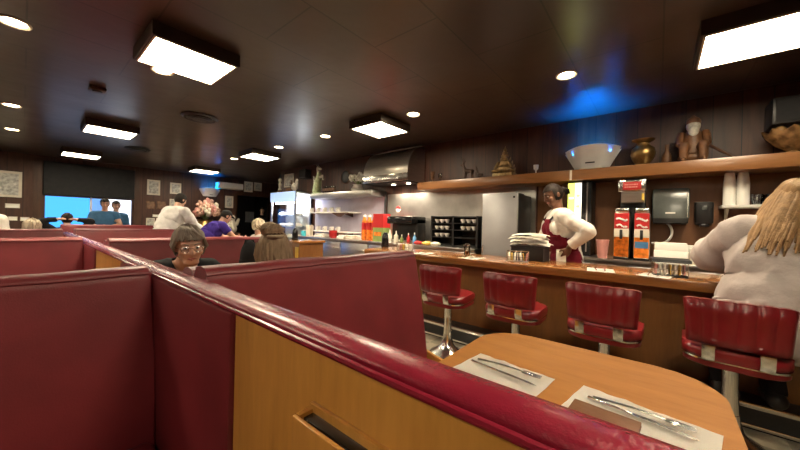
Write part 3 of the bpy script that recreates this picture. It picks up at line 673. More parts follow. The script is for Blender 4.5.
# fly traps: open shells with a blue tube inside, throwing light up the wall
def flytrap(x, y, z, rz, lb):
    t = thing('fly_trap', lb, 'fly trap', (x, y, z), rz, 'wall fly traps')     # local +x out of the wall, width along y
    b = MB(); n = 24; W0, W1, HT = .19, .305, .235
    def pt(u, v, off): # u along width, v height
        wd_ = W0+(W1-W0)*v-off; dp_ = (.09+.07*v)*(1-.97*abs(u)**2.6)-off*(1-abs(u))+.004
        return (dp_, u*wd_, HT*v*(1+.16*(1-u*u)*v)+ (off if v == 0 else 0))
    A = [[b.bm.verts.new(pt(-1+2*i/n, v, 0)) for i in range(n+1)] for v in (0, .06, .35, .7, 1)]
    B = [[b.bm.verts.new(pt(-1+2*i/n, v, .008)) for i in range(n+1)] for v in (0, .06, .35, .7, 1)]
    for L in (A, B):
        for r0, r1 in zip(L, L[1:]):
            for i in range(n): b.bm.faces.new((r0[i], r0[i+1], r1[i+1], r1[i]))
    for i in range(n): b.bm.faces.new((A[-1][i], A[-1][i+1], B[-1][i+1], B[-1][i]))
    bl = b.bm.verts.new((0, -W0, 0)); br_ = b.bm.verts.new((0, W0, 0))
    b.bm.faces.new([bl]+A[0]+[br_])
    for k in range(4):
        for i, yy in ((0, -1), (n, 1)): b.bm.faces.new((A[k][i], A[k+1][i], B[k+1][i], B[k][i]))
    b.build('shell', 'white', t, 50)
    bk = MB().ext([(-W0, 0), (W0, 0), (W1, HT*.88), (-W1, HT*.88)], 'x', .0, .006); bk.build('back_plate', 'white', t)
    MB().tube([(.045, -.12, .14), (.045, .12, .14)], .011, 10).build('tube', 'uv', t)
    MB().box(.1345, .139, -.05, .05, .045, .060).build('badge', 'black', t)
    l = bpy.data.lights.new('tube_glow', 'AREA'); l.shape = 'RECTANGLE'; l.size = .07; l.size_y = .42; l.energy = 6.5; l.spread = math.radians(110); l.color = (.0, .17, 1)
    o = bpy.data.objects.new('tube_glow', l); C.objects.link(o); o.location = V((x, y, z))+Matrix.Rotation(rz, 3, 'Z') @ V((.06, 0, .19)); zz = -(Matrix.Rotation(rz, 3, 'Z') @ V((.50, 0, 1))).normalized(); wy_ = Matrix.Rotation(rz, 3, 'Z') @ V((0, 1, 0))
    o.rotation_euler = Matrix((wy_.cross(zz), wy_, zz)).transposed().to_euler()
    return t
yy = at(590, 150, 'x', 4.42).y; flytrap(XR-.03, yy, 1.985, PI, 'white fly trap glowing blue above the long wooden shelf')
bx0, bx1 = at(198, 185, 'y', YF)[0], at(221, 185, 'y', YF)[0]
flytrap((bx0+bx1)/2, YF-.005, 1.98, -PI/2, 'far white fly trap with cyan glow on the end wall')
one('trap_foot', MB().box(XR-.14, XR-.03, yy-.12, yy+.12, 1.925, 1.985, .01), 'cream', 'low block under the near glowing fly trap', 'block')
# tea brewer and its two urns
y0, y1, z0, z1 = span(618, 180, 646, 206, 4.16)
br_ = thing('tea_brewer', 'chrome tea brewer with a red name plate above the two tea urns', 'brewer', (0, 0, BT))
MB().box(4.34, 4.55, y0+.01, y1-.01, 0, z1-BT-.12, .01).build('column', 'black', br_)
hdp = MB().box(4.14, 4.55, y0, y1, z1-BT-.125, z1-BT, .012).build('head', 'chrome', br_)
MB().box(4.135, 4.141, y0+.04, y1-.045, z1-BT-.105, z1-BT-.022, .002).build('name_plate', 'red', hdp)
b = MB()
for r_ in range(2):
    yv = y1-.06
    while yv > y0+.07:
        wv = random.uniform(.008, .02); b.box(4.132, 4.1355, yv-wv, yv, z1-BT-.058-.026*r_, z1-BT-.044-.026*r_); yv -= wv+.006
b.build('plate_lettering', 'pink', hdp)
MB().ext([(4.16, -.24), (4.30, -.24), (4.34, -.125), (4.15, -.125)], 'y', y0+.01, y1-.03).build('brew_funnel', 'steel', br_, mx=Matrix.Translation((0, 0, z1-BT)))
MB().box(4.142, 4.148, y0+.012, y0+.035, z1-BT-.22, z1-BT-.15).build('tag', 'yellow', br_)
def urn(px0, px1, lb, pic):
    y0, y1, z0, z1 = span(px0, 208, px1, 261, 4.12); h = z1-BT
    t = thing('tea_urn', lb, 'tea urn', (4.12, (y0+y1)/2, BT), 0, 'tall slim tea urns'); hw = (y1-y0)/2-.006
    MB().box(0, .2, -hw, hw, .02, h-.05, .014).build('body', 'steel', t); MB().box(.01, .19, -hw+.006, hw-.006, h-.05, h, .012).build('lid', 'chrome', t); MB().box(.01, .19, -hw, hw, 0, .02).build('foot', 'black', t)
    w1 = MB().box(-.004, .004, -hw+.004, hw-.004, .03, h*.44).build('tea_picture', pic[0], t)
    MB().box(-.004, .004, -hw+.004, hw-.004, h*.44, h*.60).build('pale_band', 'cream', t)
    MB().box(-.004, .004, -hw+.004, hw-.004, h*.60, h*.90).build('red_band', pic[1], t)
    b = MB()
    for r_, zz in enumerate((h*.78, h*.655)):
        pts = [(-.006, hw-.02-(2*hw-.04)*k/22, zz+.011*math.sin(k*1.9+r_)+(.012*math.sin(k*.27))) for k in range(23)]; b.tube(pts, .0065, 6)
    b.build('script_lettering', 'white', t)
    if pic[0] == 'orange': MB().box(-.0055, .003, -hw+.01, hw-.01, h*.24, h*.36).build('glass_picture', 'blue', t)
    s = MB().tube([(.0, 0, h*.50), (-.05, 0, h*.50)], .012, 8); s.build('spout', 'black', t)
    MB().box(-.062, -.034, -.013, .013, h*.40, h*.58, .004).build('tap_handle', 'black', t)
urn(613, 630, 'red and amber tea urn, the one nearer the waitress', ('tea', 'red')); urn(633, 650.5, 'tea urn with striped red script and a glass of tea pictured, nearer the towel dispenser', ('orange', 'red'))
pk = thing('cup', 'pink translucent cup on the back bar between waitress and tea urns', 'cup', (4.13, at(602.5, 248, 'x', 4.13).y, BT))
MB().lathe([(.042, 0), (.045, .01), (.062, .20), (.058, .20), (.04, .012), (.001, .01)], n=20, cap=False).build('body', 'pink', pk); MB().lathe([(.062, .196), (.065, .20), (.062, .205)], n=20, cap=False).build('rim', 'pink', pk)
# towel and soap dispensers, hose
y0, y1, z0, z1 = span(652, 188, 690, 223, 4.40)
td = thing('towel_dispenser', 'large smoky grey paper towel dispenser on the brown wall', 'dispenser', (0, 0, 0))
MB().ext([(4.575, z0), (4.40, z0+.05), (4.40, z0+.30), (4.44, z1), (4.575, z1)], 'y', y0, y1, .025).build('cover', 'smoke', td)
MB().ext([(4.395, z0+.0), (4.575, z0-.01), (4.575, z0+.03), (4.395, z0+.05)], 'y', y0+.01, y1-.01, .006).build('tear_bar', 'black', td)
MB().box(4.393, 4.40, (y0+y1)/2-.04, (y0+y1)/2+.04, z0+.10, z0+.115).build('badge', 'white', td)
MB().box(4.392, 4.401, y0+.012, y0+.022, z0+.06, z1-.06).build('cover_edge', 'chrome', td); MB().box(4.50, 4.578, y0+.03, y1-.03, z0+.04, z1-.03).build('back_plate', 'black', td)
y0, y1, z0, z1 = span(695, 201, 714, 225, 4.46)
sp_ = thing('soap_dispenser', 'small black soap dispenser on the brown wall', 'dispenser', (0, 0, 0))
MB().ext([(4.578, z0), (4.47, z0+.02), (4.45, z0+.10), (4.46, z1-.01), (4.578, z1)], 'y', y0, y1, .018).build('body', 'black', sp_); MB().box(4.445, 4.46, (y0+y1)/2-.02, (y0+y1)/2+.02, z1-.09, z1-.05, .004).build('window', 'smoke', sp_); MB().box(4.455, 4.57, y0+.03, y1-.03, z0-.02, z0+.01, .005).build('push_bar', 'blackgloss', sp_)
yc = at(664, 230, 'x', 4.5).y
pts = []
for k in range(20):
    a = math.radians(95-200*k/19); q = at(659+12*math.cos(a)+1, 232-11*math.sin(a), 'x', 4.5); pts.append((4.5+.02*math.sin(k*.3), q.y, q.z))
p_end = at(652, 243, 'x', 4.45); pts.append((4.46, p_end.y, p_end.z)); pts.insert(0, (4.57, pts[0][1]+.05, pts[0][2]+.02))
one('hose', MB().tube(pts, .012, 8), 'white', 'looped white hose beneath the paper towel dispenser', 'hose')
# papers and boxes on the back bar
for k, (a0, a1, t0, b0, c, lb, x) in enumerate(((654, 688, 243, 251, 'paper', 'stack of white paper beside the tea urns', 4.16), (690, 712, 250, 263, 'cream', 'low cream box on the back bar by the blouse elbow', 4.12), (684, 706, 246, 252, 'paper', 'flat white paper pile behind the low cream box', 4.36))):
    y0, y1, z0, z1 = span(a0, t0, a1, b0, x); t = thing('paper_box', lb, 'box', (x, (y0+y1)/2, BT)); hw = (y1-y0)/2; h = max(.05, z1-BT)
    MB().box(0, .18, -hw, hw, 0, h*.6, .004).build('tray', c, t); MB().box(.004, .176, -hw+.004, hw-.004, h*.6, h, .004).build('lid', 'paper', t)
# little cup shelf on the right with paper cup stacks and glasses
sy0, sz = -1.5, at(740, 206, 'x', 4.34).z
cs = thing('cup_shelf', 'white wall shelf holding the paper cup stacks', 'shelf', (0, 0, 0))
sy1 = at(722, 205, 'x', 4.34).y
MB().box(4.34, XR-.022, sy0, sy1, sz-.015, sz+.012, .003).build('shelf_board', 'white', cs)
for yy in (sy1-.05, sy0+.1): MB().ext([(4.575, sz-.015), (4.40, sz-.015), (4.575, sz-.16)], 'y', yy-.008, yy+.008).build('bracket', 'cream', cs)
SZ = sz+.012
cup = one('paper_cup', MB().lathe([(.0465, 0), (.047, .003), (.0455, .006), (.034, .120), (.001, .120), (.001, .117), (.032, .116), (.043, .008), (.044, 0)], n=22, cap=False), 'paper', 'white paper cup in the upside down stack nearer the soap dispenser', 'cup', (4.42, 0, SZ), 0, 'paper cups in the left stack')
ztop = at(731, 170, 'x', 4.42).z
for s, px in enumerate((729.5, 743)):
    yy = at(px, 190, 'x', 4.42).y
    for k in range(12):
        if s == 0 and k == 0: cup.location = (4.42, yy, SZ); continue
        c = cup.copy(); C.objects.link(c); c.location = (4.42, yy, SZ+.0185*k)
        if s: c['label'] = 'white paper cup in the upside down stack nearer the glasses'; c['group'] = 'paper cups in the right stack'
gl = one('drinking_glass', MB().lathe([(.03, 0), (.04, .05), (.042, .10), (.0395, .10), (.037, .05), (.027, .008), (.001, .006)], n=20, cap=False), 'glass', 'clear glass on the white shelf right of the paper cups', 'glass', (4.42, 0, SZ), 0, 'glasses on the white shelf')
for k in range(8):
    g = gl if k == 0 else gl.copy()
    if k: C.objects.link(g)
    g.location = (4.40+.10*(k % 2), at(757, 195, 'x', 4.4).y-.06*(k//2*1.6)-.03*(k % 2), SZ)
one('cup', MB().lathe([(.05, 0), (.045, .01), (.055, .13), (.05, .13), (.04, .012), (.001, .01)], n=20, cap=False), 'china', 'white cup below the white cup shelf', 'cup', (4.40, at(727, 232, 'x', 4.4).y, BT))
# drinks cooler with a lit panel, behind the waitress
y0, y1, z0, z1 = span(569, 181, 591, 240, 4.25)
dc = thing('drinks_cooler', 'black drinks cooler with a bright yellow and white lit panel', 'cooler', (0, 0, 0)); 
cy0, cy1 = y0-.0, min(y1+.02, 1.24); CH = 1.79
MB().box(4.27, 4.57, cy0, cy1, BT, CH, .008).build('body', 'black', dc)
MB().box(4.25, 4.27, cy0, cy0+.10, BT+.01, CH-.005).build('door_frame', 'blackgloss', dc); MB().box(4.245, 4.268, cy0+.035, cy0+.05, BT+.05, CH-.02).build('chrome_edge', 'chrome', dc)
a0, a1 = cy0+.105, cy1-.005; ms = (a0+a1)/2
lp = MB().box(4.252, 4.27, ms, a1, 1.25, CH-.02).build('lit_panel', 'neon', dc)
lp2 = MB().box(4.252, 4.27, a0, ms-.006, 1.25, CH-.02).build('lit_panel', 'neonw', dc)
for zz in (1.33, 1.47, 1.6): MB().box(4.249, 4.253, a0+.012, ms-.018, zz, zz+.035).build('printed_band', 'neono', lp2)
for zz in (1.40, 1.58): MB().box(4.249, 4.253, ms+.012, a1-.012, zz, zz+.02).build('printed_band', 'neonw', lp)
# ------------------------------------------------------------------ ornaments on the long shelf
SHT = 1.925
def Z(px, py, x): return at(px, py, 'x', x)
# brass pot
yy = Z(643, 150, 4.4).y; h = Z(643, 140, 4.4).z-SHT
bp = thing('brass_pot', 'squat brass pot with a flared rim on the long shelf', 'pot', (4.4, yy, SHT))
MB().lathe([(.05, 0), (.06, .02), (.10, h*.30), (.115, h*.48), (.10, h*.68), (.06, h*.80), (.055, h*.88), (.10, h*.97), (.105, h), (.09, h), (.05, h*.9), (.001, h*.86)], n=32).build('body', 'brass', bp); MB().lathe([(.058, h*.80), (.062, h*.82), (.058, h*.84)], n=32, cap=False).build('neck_band', 'gilt', bp)
one('small_bottle', MB().lathe([(.03, 0), (.045, .03), (.04, .10), (.015, .16), (.02, .22), (.001, .22)], n=18), 'carving', 'small dark bottle between the brass pot and the carved old man', 'bottle', (4.42, Z(667, 150, 4.42).y, SHT))
# carved old man seated with a stick
yy = Z(693, 140, 4.4).y; h = Z(693, 116, 4.4).z-SHT; k = h/.5
om = thing('carved_figure', 'carved brown figure of a seated old man with a stick', 'figure', (4.4, yy, SHT), PI)
b = MB().ell((-.02, 0, .06*k), (.10*k, .12*k, .06*k)).cone((-.03*k, 0, .12*k), .09*k, (-.02*k, 0, .29*k), .075*k)
for s in (-1, 1): b.cone((0, s*.06*k, .15*k), .05*k, (.10*k, s*.075*k, .17*k), .045*k).cone((.10*k, s*.075*k, .17*k), .042*k, (.095*k, s*.075*k, .03*k), .035*k).cone((.10*k, s*.075*k, .025*k), .03*k, (.15*k, s*.08*k, .02*k), .022*k).cone((-.01*k, s*.095*k, .31*k), .035*k, (.05*k, s*.11*k, .20*k), .03*k).cone((.05*k, s*.11*k, .20*k), .028*k, (.10*k, s*.06*k, .19*k), .022*k)
b.build('body', 'carving', om); MB().ell((.0, 0, .39*k), (.06*k, .058*k, .07*k)).cone((.055*k, 0, .38*k), .014*k, (.065*k, 0, .36*k), .012*k).build('head', 'stone', om)
MB().ell((.045*k, 0, .335*k), (.04*k, .045*k, .06*k)).build('beard', 'stone', om); MB().cone((-.005, 0, .43*k), .062*k, (-.02*k, 0, .49*k), .02*k).build('hat', 'carving', om)
MB().tube([(.06*k, .09*k, .19*k), (.05*k, .30*k, .012)], [.014, .011], 8).build('stick', 'darkwood', om)
# amber glass dish
ab = thing('amber_dish', 'ornate amber glass dish at the right end of the shelf', 'dish', (4.4, Z(788, 140, 4.4).y-.03, SHT))
b = MB(); n = 36; prof = [(.06, 0), (.07, .02), (.04, .04), (.10, .09), (.17, .17), (.18, .22), (.165, .22), (.09, .11), (.001, .06)]
b.lathe([(r*1., z) for r, z in prof], n=n)
for v in b.bm.verts:
    a = math.atan2(v.co.y, v.co.x); rr = math.hypot(v.co.x, v.co.y); s = 1+.08*math.sin(9*a)*(v.co.z > .08); v.co.x *= s; v.co.y *= s; v.co.z += .02*math.sin(9*a)*(v.co.z > .15)
b.build('bowl', 'amber', ab)
for k_ in range(7): MB().ell((.09*math.cos(k_), .09*math.sin(k_), .19+.02*(k_ % 3)), (.04, .04, .04), n=12).build('glass_fruit', 'amber', ab)
# black speaker under the ceiling
spk = thing('speaker', 'black box speaker high in the right corner over the amber dish', 'speaker', (4.42, -.97, 2.32))
MB().box(-.12, .16, -.2, .2, -.12, .12, .012).build('cabinet', 'black', spk); MB().box(-.128, -.118, -.18, .18, -.10, .10, .004).build('grille', 'c_char', spk); MB().box(.14, .176, -.04, .04, -.06, .06).build('mount', 'black', spk)
# gilt seated figure, tiered
yy = Z(505, 160, 4.4).y; h = Z(505, 146, 4.4).z-SHT
gf = thing('gilt_statue', 'gilt tiered temple statue with many small spires', 'statue', (4.4, yy, SHT))
b = MB().box(-.10, .10, -.15, .15, 0, h*.14, .02).ell((0, 0, h*.26), (.085, .13, h*.13)).ell((0, 0, h*.44), (.06, .085, h*.14)).ell((-.01, 0, h*.62), (.045, .05, h*.085)).lathe([(.05, h*.66), (.055, h*.70), (.035, h*.74), (.042, h*.78), (.022, h*.83), (.026, h*.87), (.010, h*.93), (.001, h)], n=16)
b.build('figure', 'gilt', gf)
b = MB()
for s in (-1, 1):
    for k_, (yv, zv, l) in enumerate(((.13, .14, .3), (.115, .25, .28), (.09, .38, .27), (.06, .52, .24))): b.cone((.02, s*yv, h*zv), .018, (.02, s*(yv+.012), h*(zv+l*.5)), .004, 8)
    b.cone((-.04, s*.08, h*.46), .025, (-.06, s*.12, h*.30), .02, 8).ell((-.07, s*.11, h*.2), (.05, .06, h*.06), n=10)
b.build('spires', 'gilt', gf)
# small stag with antlers, small cup, small glass, tealight
def stag(px, py, lb, s=1.):
    yy = Z(px, py, 4.38).y; t = thing('stag_figure', lb, 'figure', (4.38, yy, SHT), 0, 'small dark stag figures'); b = MB()
    b.cone((0, -.05*s, .14*s), .03*s, (0, .05*s, .15*s), .035*s).cone((0, .06*s, .16*s), .025*s, (0, .10*s, .25*s), .016*s).cone((0, .10*s, .255*s), .02*s, (0, .145*s, .245*s), .011*s)
    for a in (-.05, .055):
        for x in (-.02, .02): b.cone((x*s, a*s, .13*s), .012*s, (x*s*1.2, a*s*1.15, .006), .007*s)
    b.build('body', 'darkwood', t); b = MB()
    for x in (-1, 1): b.tube([(x*.01*s, .10*s, .27*s), (x*.05*s, .08*s, .32*s), (x*.04*s, .10*s, .37*s)], [.006*s, .005*s, .002], 6).tube([(x*.045*s, .083*s, .315*s), (x*.08*s, .11*s, .35*s)], [.005*s, .002], 6)
    b.build('antlers', 'darkwood', t)
stag(469, 168, 'small dark stag figure in the bright patch of wall'); stag(480, 172, 'smaller dark figure right of the stag on the shelf', .55)
one('goblet', MB().lathe([(.03, 0), (.03, .004), (.006, .012), (.006, .05), (.03, .08), (.034, .15), (.031, .15), (.026, .085), (.001, .07)], n=18, cap=False), 'glass', 'small stemmed glass at the left end of the long shelf', 'glass', (4.36, Z(440, 175, 4.36).y, SHT))
one('goblet', MB().lathe([(.03, 0), (.03, .004), (.008, .012), (.008, .05), (.03, .08), (.036, .19), (.031, .19), (.026, .085), (.001, .07)], n=18, cap=False), 'carving', 'dark goblet at the left end of the long shelf', 'goblet', (4.36, Z(434, 176, 4.36).y+.03, SHT))
t = thing('tealight_holder', 'tiny glass candle holder left of the white fly trap', 'candle holder', (4.38, Z(536, 168, 4.38).y, SHT))
MB().lathe([(.02, 0), (.02, .005), (.008, .02), (.008, .06), (.03, .08), (.034, .135), (.03, .135), (.026, .085), (.001, .08)], n=16, cap=False).build('cup', 'china', t); MB().lathe([(.025, .087), (.025, .11), (.001, .11)], n=14).build('candle', 'cream', t)
# ------------------------------------------------------------------ far shelf ornaments, pie case, stacked cup shelves
yy = Z(318, 180, 4.4).y; h = Z(318, 165, 4.4).z-ST
sg = thing('dragon_statue', 'tall sage and white rearing animal statue on the steel shelf', 'statue', (4.4, yy, ST)); k = h/.6
b = MB().lathe([(.10*k, 0), (.11*k, .02), (.09*k, .05)], n=18).cone((0, .04*k, .08*k), .085*k, (0, .0, .26*k), .075*k).cone((0, 0, .26*k), .07*k, (0, -.03*k, .42*k), .045*k)
b.build('body', 'sage', sg)
b = MB().cone((0, -.03*k, .40*k), .045*k, (0, .0, .52*k), .038*k).cone((0, .0, .53*k), .04*k, (0, -.085*k, .51*k), .022*k).cone((0, .02*k, .55*k), .012*k, (0, .05*k, .60*k), .005*k).cone((0, -.01*k, .55*k), .012*k, (0, .0, .60*k), .005*k).cone((0, -.05*k, .34*k), .03*k, (0, -.15*k, .37*k), .022*k).cone((0, -.15*k, .37*k), .022*k, (0, -.17*k, .30*k), .018*k)
b.build('head', 'stone', sg)
b = MB()
for i in range(6): b.cone((0, .09*k+.05*k*i/6, .05*k+.06*k*i), .02*k, (0, .13*k+.04*k*i/6, .09*k+.06*k*i), .004, 8)
b.build('crest', 'stone', sg)
gg = thing('shot_glass', 'small glass with a tan band in the row on the steel shelf', 'glass', (4.3, 0, ST), 0, 'row of small banded glasses')
MB().lathe([(.035, 0), (.042, .16), (.039, .16), (.03, .008), (.001, .006)], n=14, cap=False).build('body', 'glass', gg); MB().lathe([(.0385, .05), (.0425, .11)], n=14, cap=False).build('band', 'tanprint', gg)
for i in range(5):
    p = (4.32, Z(324.5+2.3*i, 186, 4.32).y, ST)
    if i == 0: gg.location = p
    else: dup(gg, p)
dq = thing('wall_plaque', 'dark round plaque on the wall above the steel shelf', 'plaque', (XR-.002, Z(346, 177, XR).y, Z(346, 177, XR).z))
MB().lathe([(.14, 0), (.14, -.02), (.10, -.035), (.001, -.035)], n=24, axis='x').build('disc', 'black', dq); MB().lathe([(.15, -.001), (.155, -.02), (.14, -.025)], n=24, axis='x', cap=False).build('rim', 'carving', dq)
def bouquet(name, x, y, z, h, w, mats, lb, cat, n=26, seed=1):
    t = thing(name, lb, cat, (x, y, z)); rr = random.Random(seed)
    MB().lathe([(w*.28, 0), (w*.34, h*.12), (w*.22, h*.30), (w*.25, h*.34), (.001, h*.34)], n=18).build('vase', mats[0], t); sb = MB()
    fb = {m: MB() for m in mats[1:]}
    for i in range(n):
        a = rr.uniform(0, 6.28); r_ = w*.5*math.sqrt(rr.random()); zz = h*(.55+.45*rr.random()*(1-.5*(r_/(w*.5))))
        p = V((r_*math.cos(a)*.7, r_*math.sin(a), zz)); sb.tube([(0, 0, h*.3), p*.6+V((0, 0, h*.15)), p], .004, 4)
        f = fb[rr.choice(mats[1:])]; s = rr.uniform(.10, .17)*w
        for j in range(5):
            aa = j*1.257; f.ell(p+V((.3*s, math.cos(aa)*s*.6, math.sin(aa)*s*.6)), (s*.35, s*.5, s*.5), n=8)
        f.ell(p, (s*.5, s*.4, s*.4), n=8)
    sb.build('stems', 'green', t)
    for m_, f in fb.items(): f.build('blossoms', m_, t)
bouquet('flower_vase', 4.4, Z(358, 178, 4.4).y, ST, Z(358, 171, 4.4).z-ST, .42, ['china', 'stone', 'china'], 'white ceramic flowers left of the steel hood', 'flowers', 22, 4)
# pie case
y0, y1, z0, z1 = span(271, 194, 298, 237, 4.1)
pc = thing('pie_case', 'glass fronted pie case with a pale blue lit header', 'display case', (0, 0, 0)); y0 = 6.62; y1 = 7.75; z1 = 1.95
b = MB()
for a in ((4.1, 4.14, y0, y0+.05), (4.1, 4.14, y1-.05, y1), (4.52, 4.56, y0, y0+.05), (4.52, 4.56, y1-.05, y1)): b.box(a[0], a[1], a[2], a[3], 0, z1)
b.box(4.1, 4.56, y0, y1, z1-.04, z1).box(4.1, 4.56, y0, y1, 0, .62).box(4.53, 4.56, y0, y1, .6, z1); b.build('frame', 'steel', pc)
MB().box(4.522, 4.53, y0+.05, y1-.05, .63, z1-.05).build('liner', 'white', pc); MB().box(4.085, 4.1, y0, y1, z1-.24, z1).build('lit_header', 'caselight', pc); MB().box(4.2, 4.3, y0+.06, y1-.06, z1-.28, z1-.25).build('case_lamp', 'casewhite', pc)
for zz in (.80, 1.08, 1.36): MB().box(4.13, 4.53, y0+.04, y1-.04, zz, zz+.012).build('shelf', 'glass', pc)
MB().box(4.103, 4.108, y0+.05, y1-.05, .62, z1-.24).build('glass_door', 'pane', pc)
pie = thing('pie', 'pie plate on a glass shelf of the pie case', 'pie', (4.3, 0, 0), 0, 'pies in the pie case')
MB().lathe([(.09, 0), (.13, .035), (.135, .035), (.10, .004)], n=20, cap=False).build('plate', 'china', pie); MB().lathe([(.09, .002), (.125, .034), (.10, .07), (.05, .10), (.001, .105)], n=20).build('filling', 'cream', pie)
i = 0
for zz in (.812, 1.092, 1.372):
    for yv in (6.84, 7.18, 7.52):
        if i == 0: pie.location = (4.32, yv, zz)
        else: dup(pie, (4.32, yv, zz))
        i += 1
# small ornaments above the pie case
t = thing('doll_figure', 'slim pale figurine at the left end on top of the pie case', 'figure', (4.3, 7.68, 1.95))
MB().lathe([(.06, 0), (.07, .02), (.03, .16), (.045, .24), (.02, .30), (.001, .31)], n=16).build('body', 'cream', t); MB().ell((0, 0, .35), (.045, .045, .055)).build('head', 'cream', t); MB().lathe([(.065, .02), (.07, .05), (.055, .09)], n=16, cap=False).build('skirt_band', 'carving', t)
t = thing('rooster_figure', 'grey speckled rooster figure on top of the pie case', 'figure', (4.3, Z(298, 185, 4.3).y+.15, 1.95))
MB().ell((0, 0, .14), (.07, .11, .10)).cone((0, -.07, .18), .05, (0, -.11, .30), .03).cone((0, -.13, .30), .015, (0, -.17, .29), .004).build('body', 'stone', t)
b = MB()
for a in (.1, .5, .9): b.cone((0, .08, .16), .03, (0, .08+.14*math.cos(a), .16+.2*math.sin(a)), .012)
b.build('tail', 'darkwood', t); MB().cone((0, -.02, .08), .02, (0, -.02, .0), .03).build('foot', 'stone', t)
one('basket', MB().lathe([(.09, 0), (.12, .08), (.125, .10), (.115, .10), (.085, .01), (.001, .008)], n=24, cap=False), 'carving', 'low brown basket on top of the pie case', 'basket', (4.32, 7.2, 1.95))
def picture(axis, px0, py0, px1, py1, val, lb, mt='print', fr='cream', bt=.03, name='framed_picture', cat='picture'):
    if axis == 'y':
        a0 = at(px0, (py0+py1)/2, 'y', val)[0]; a1 = at(px1, (py0+py1)/2, 'y', val)[0]
    else:
        a0 = at(px1, (py0+py1)/2, 'x', val)[1]; a1 = at(px0, (py0+py1)/2, 'x', val)[1]
    xm_, = ((px0+px1)/2,); z1 = at(xm_, py0, axis, val)[2]; z0 = at(xm_, py1, axis, val)[2]; z1 = min(z1, CZ-.04)
    cy_, cz_ = (a0+a1)/2, (z0+z1)/2; hw, hh = (a1-a0)/2, (z1-z0)/2
    t = thing(name, lb, cat, (cy_, val, cz_) if axis == 'y' else (val, cy_, cz_), 0 if axis == 'y' else -PI/2)
    f = MB(); d = .022
    f.box(-hw, hw, -d, 0, hh-bt, hh).box(-hw, hw, -d, 0, -hh, -hh+bt).box(-hw, -hw+bt, -d, 0, -hh+bt, hh-bt).box(hw-bt, hw, -d, 0, -hh+bt, hh-bt)
    f.build('frame', fr, t); MB().box(-hw+bt, hw-bt, -.012, -.002, -hh+bt, hh-bt).build('print', mt, t)
    return t
picture('x', 285, 174, 294, 187, XR-.002, 'pale framed picture on the wall above the pie case')
sp2 = thing('speaker', 'small dark box speaker on the wall left of the sage statue', 'speaker', (XR-.10, Z(305, 172, XR-.1).y, 2.42)); MB().box(-.09, .09, -.14, .14, -.11, .11, .01).build('cabinet', 'black', sp2); MB().box(-.096, -.088, -.12, .12, -.09, .09).build('grille', 'c_char', sp2)
# two cup shelves with dark brackets
mug = thing('white_mug', 'white mug on the upper cup shelf beside the lavender wall', 'mug', (4.3, 0, 0), 0, 'mugs on the upper cup shelf')
MB().lathe([(.035, 0), (.042, .01), (.045, .10), (.041, .10), (.038, .012), (.001, .01)], n=16, cap=False).build('body', 'china', mug); MB().tube([(-.044, 0, .08), (-.07, 0, .07), (-.07, 0, .035), (-.042, 0, .02)], .006, 6).build('handle', 'china', mug)
first = True
for s, (pz, nm) in enumerate(((212, 'upper'), (231, 'lower'))):
    z = at(325, pz, 'x', 4.26).z; ya, yb_ = at(350, pz, 'x', 4.26).y, 6.45
    t = thing('cup_rack', nm+' wall shelf of white mugs with a dark wood end bracket', 'shelf', (0, 0, z), 0, 'mug shelves on the lavender wall')
    MB().box(4.22, XR-.025, ya, yb_, -.02, 0, .003).build('shelf_board', 'white', t)
    MB().ext([(ya-.0, -.02), (ya+.55, -.02), (ya+.42, -.07), (ya+.33, -.10), (ya+.24, -.10), (ya+.14, -.06)], 'x', 4.216, 4.236).build('bracket', 'darkwood', t); MB().ext([(4.24, -.02), (4.572, -.02), (4.572, -.10)], 'y', ya+.25, ya+.28).build('support', 'darkwood', t)
    for i in range(9):
        p = (4.30+.09*(i % 2), at(312+3.3*i, pz-5, 'x', 4.3).y, z)
        if p[1] > 6.4: p = (p[0], 6.38-.02*i, z)
        if first: mug.location = p; first = False
        elif s == 0: dup(mug, p)
        else: dup(mug, p, 0, 'white mug on the lower cup shelf beside the lavender wall', 'mugs on the lower cup shelf')
one('canister', MB().box(-.05, .05, -.07, .07, 0, .12, .01), 'cyan', 'bright cyan box at the end of the upper mug shelf', 'box', (4.16, 6.3, BT))
one('canister', MB().box(-.05, .05, -.07, .07, 0, .26, .01), 'cream', 'cream box standing below the lower mug shelf', 'box', (4.16, 6.1, BT))
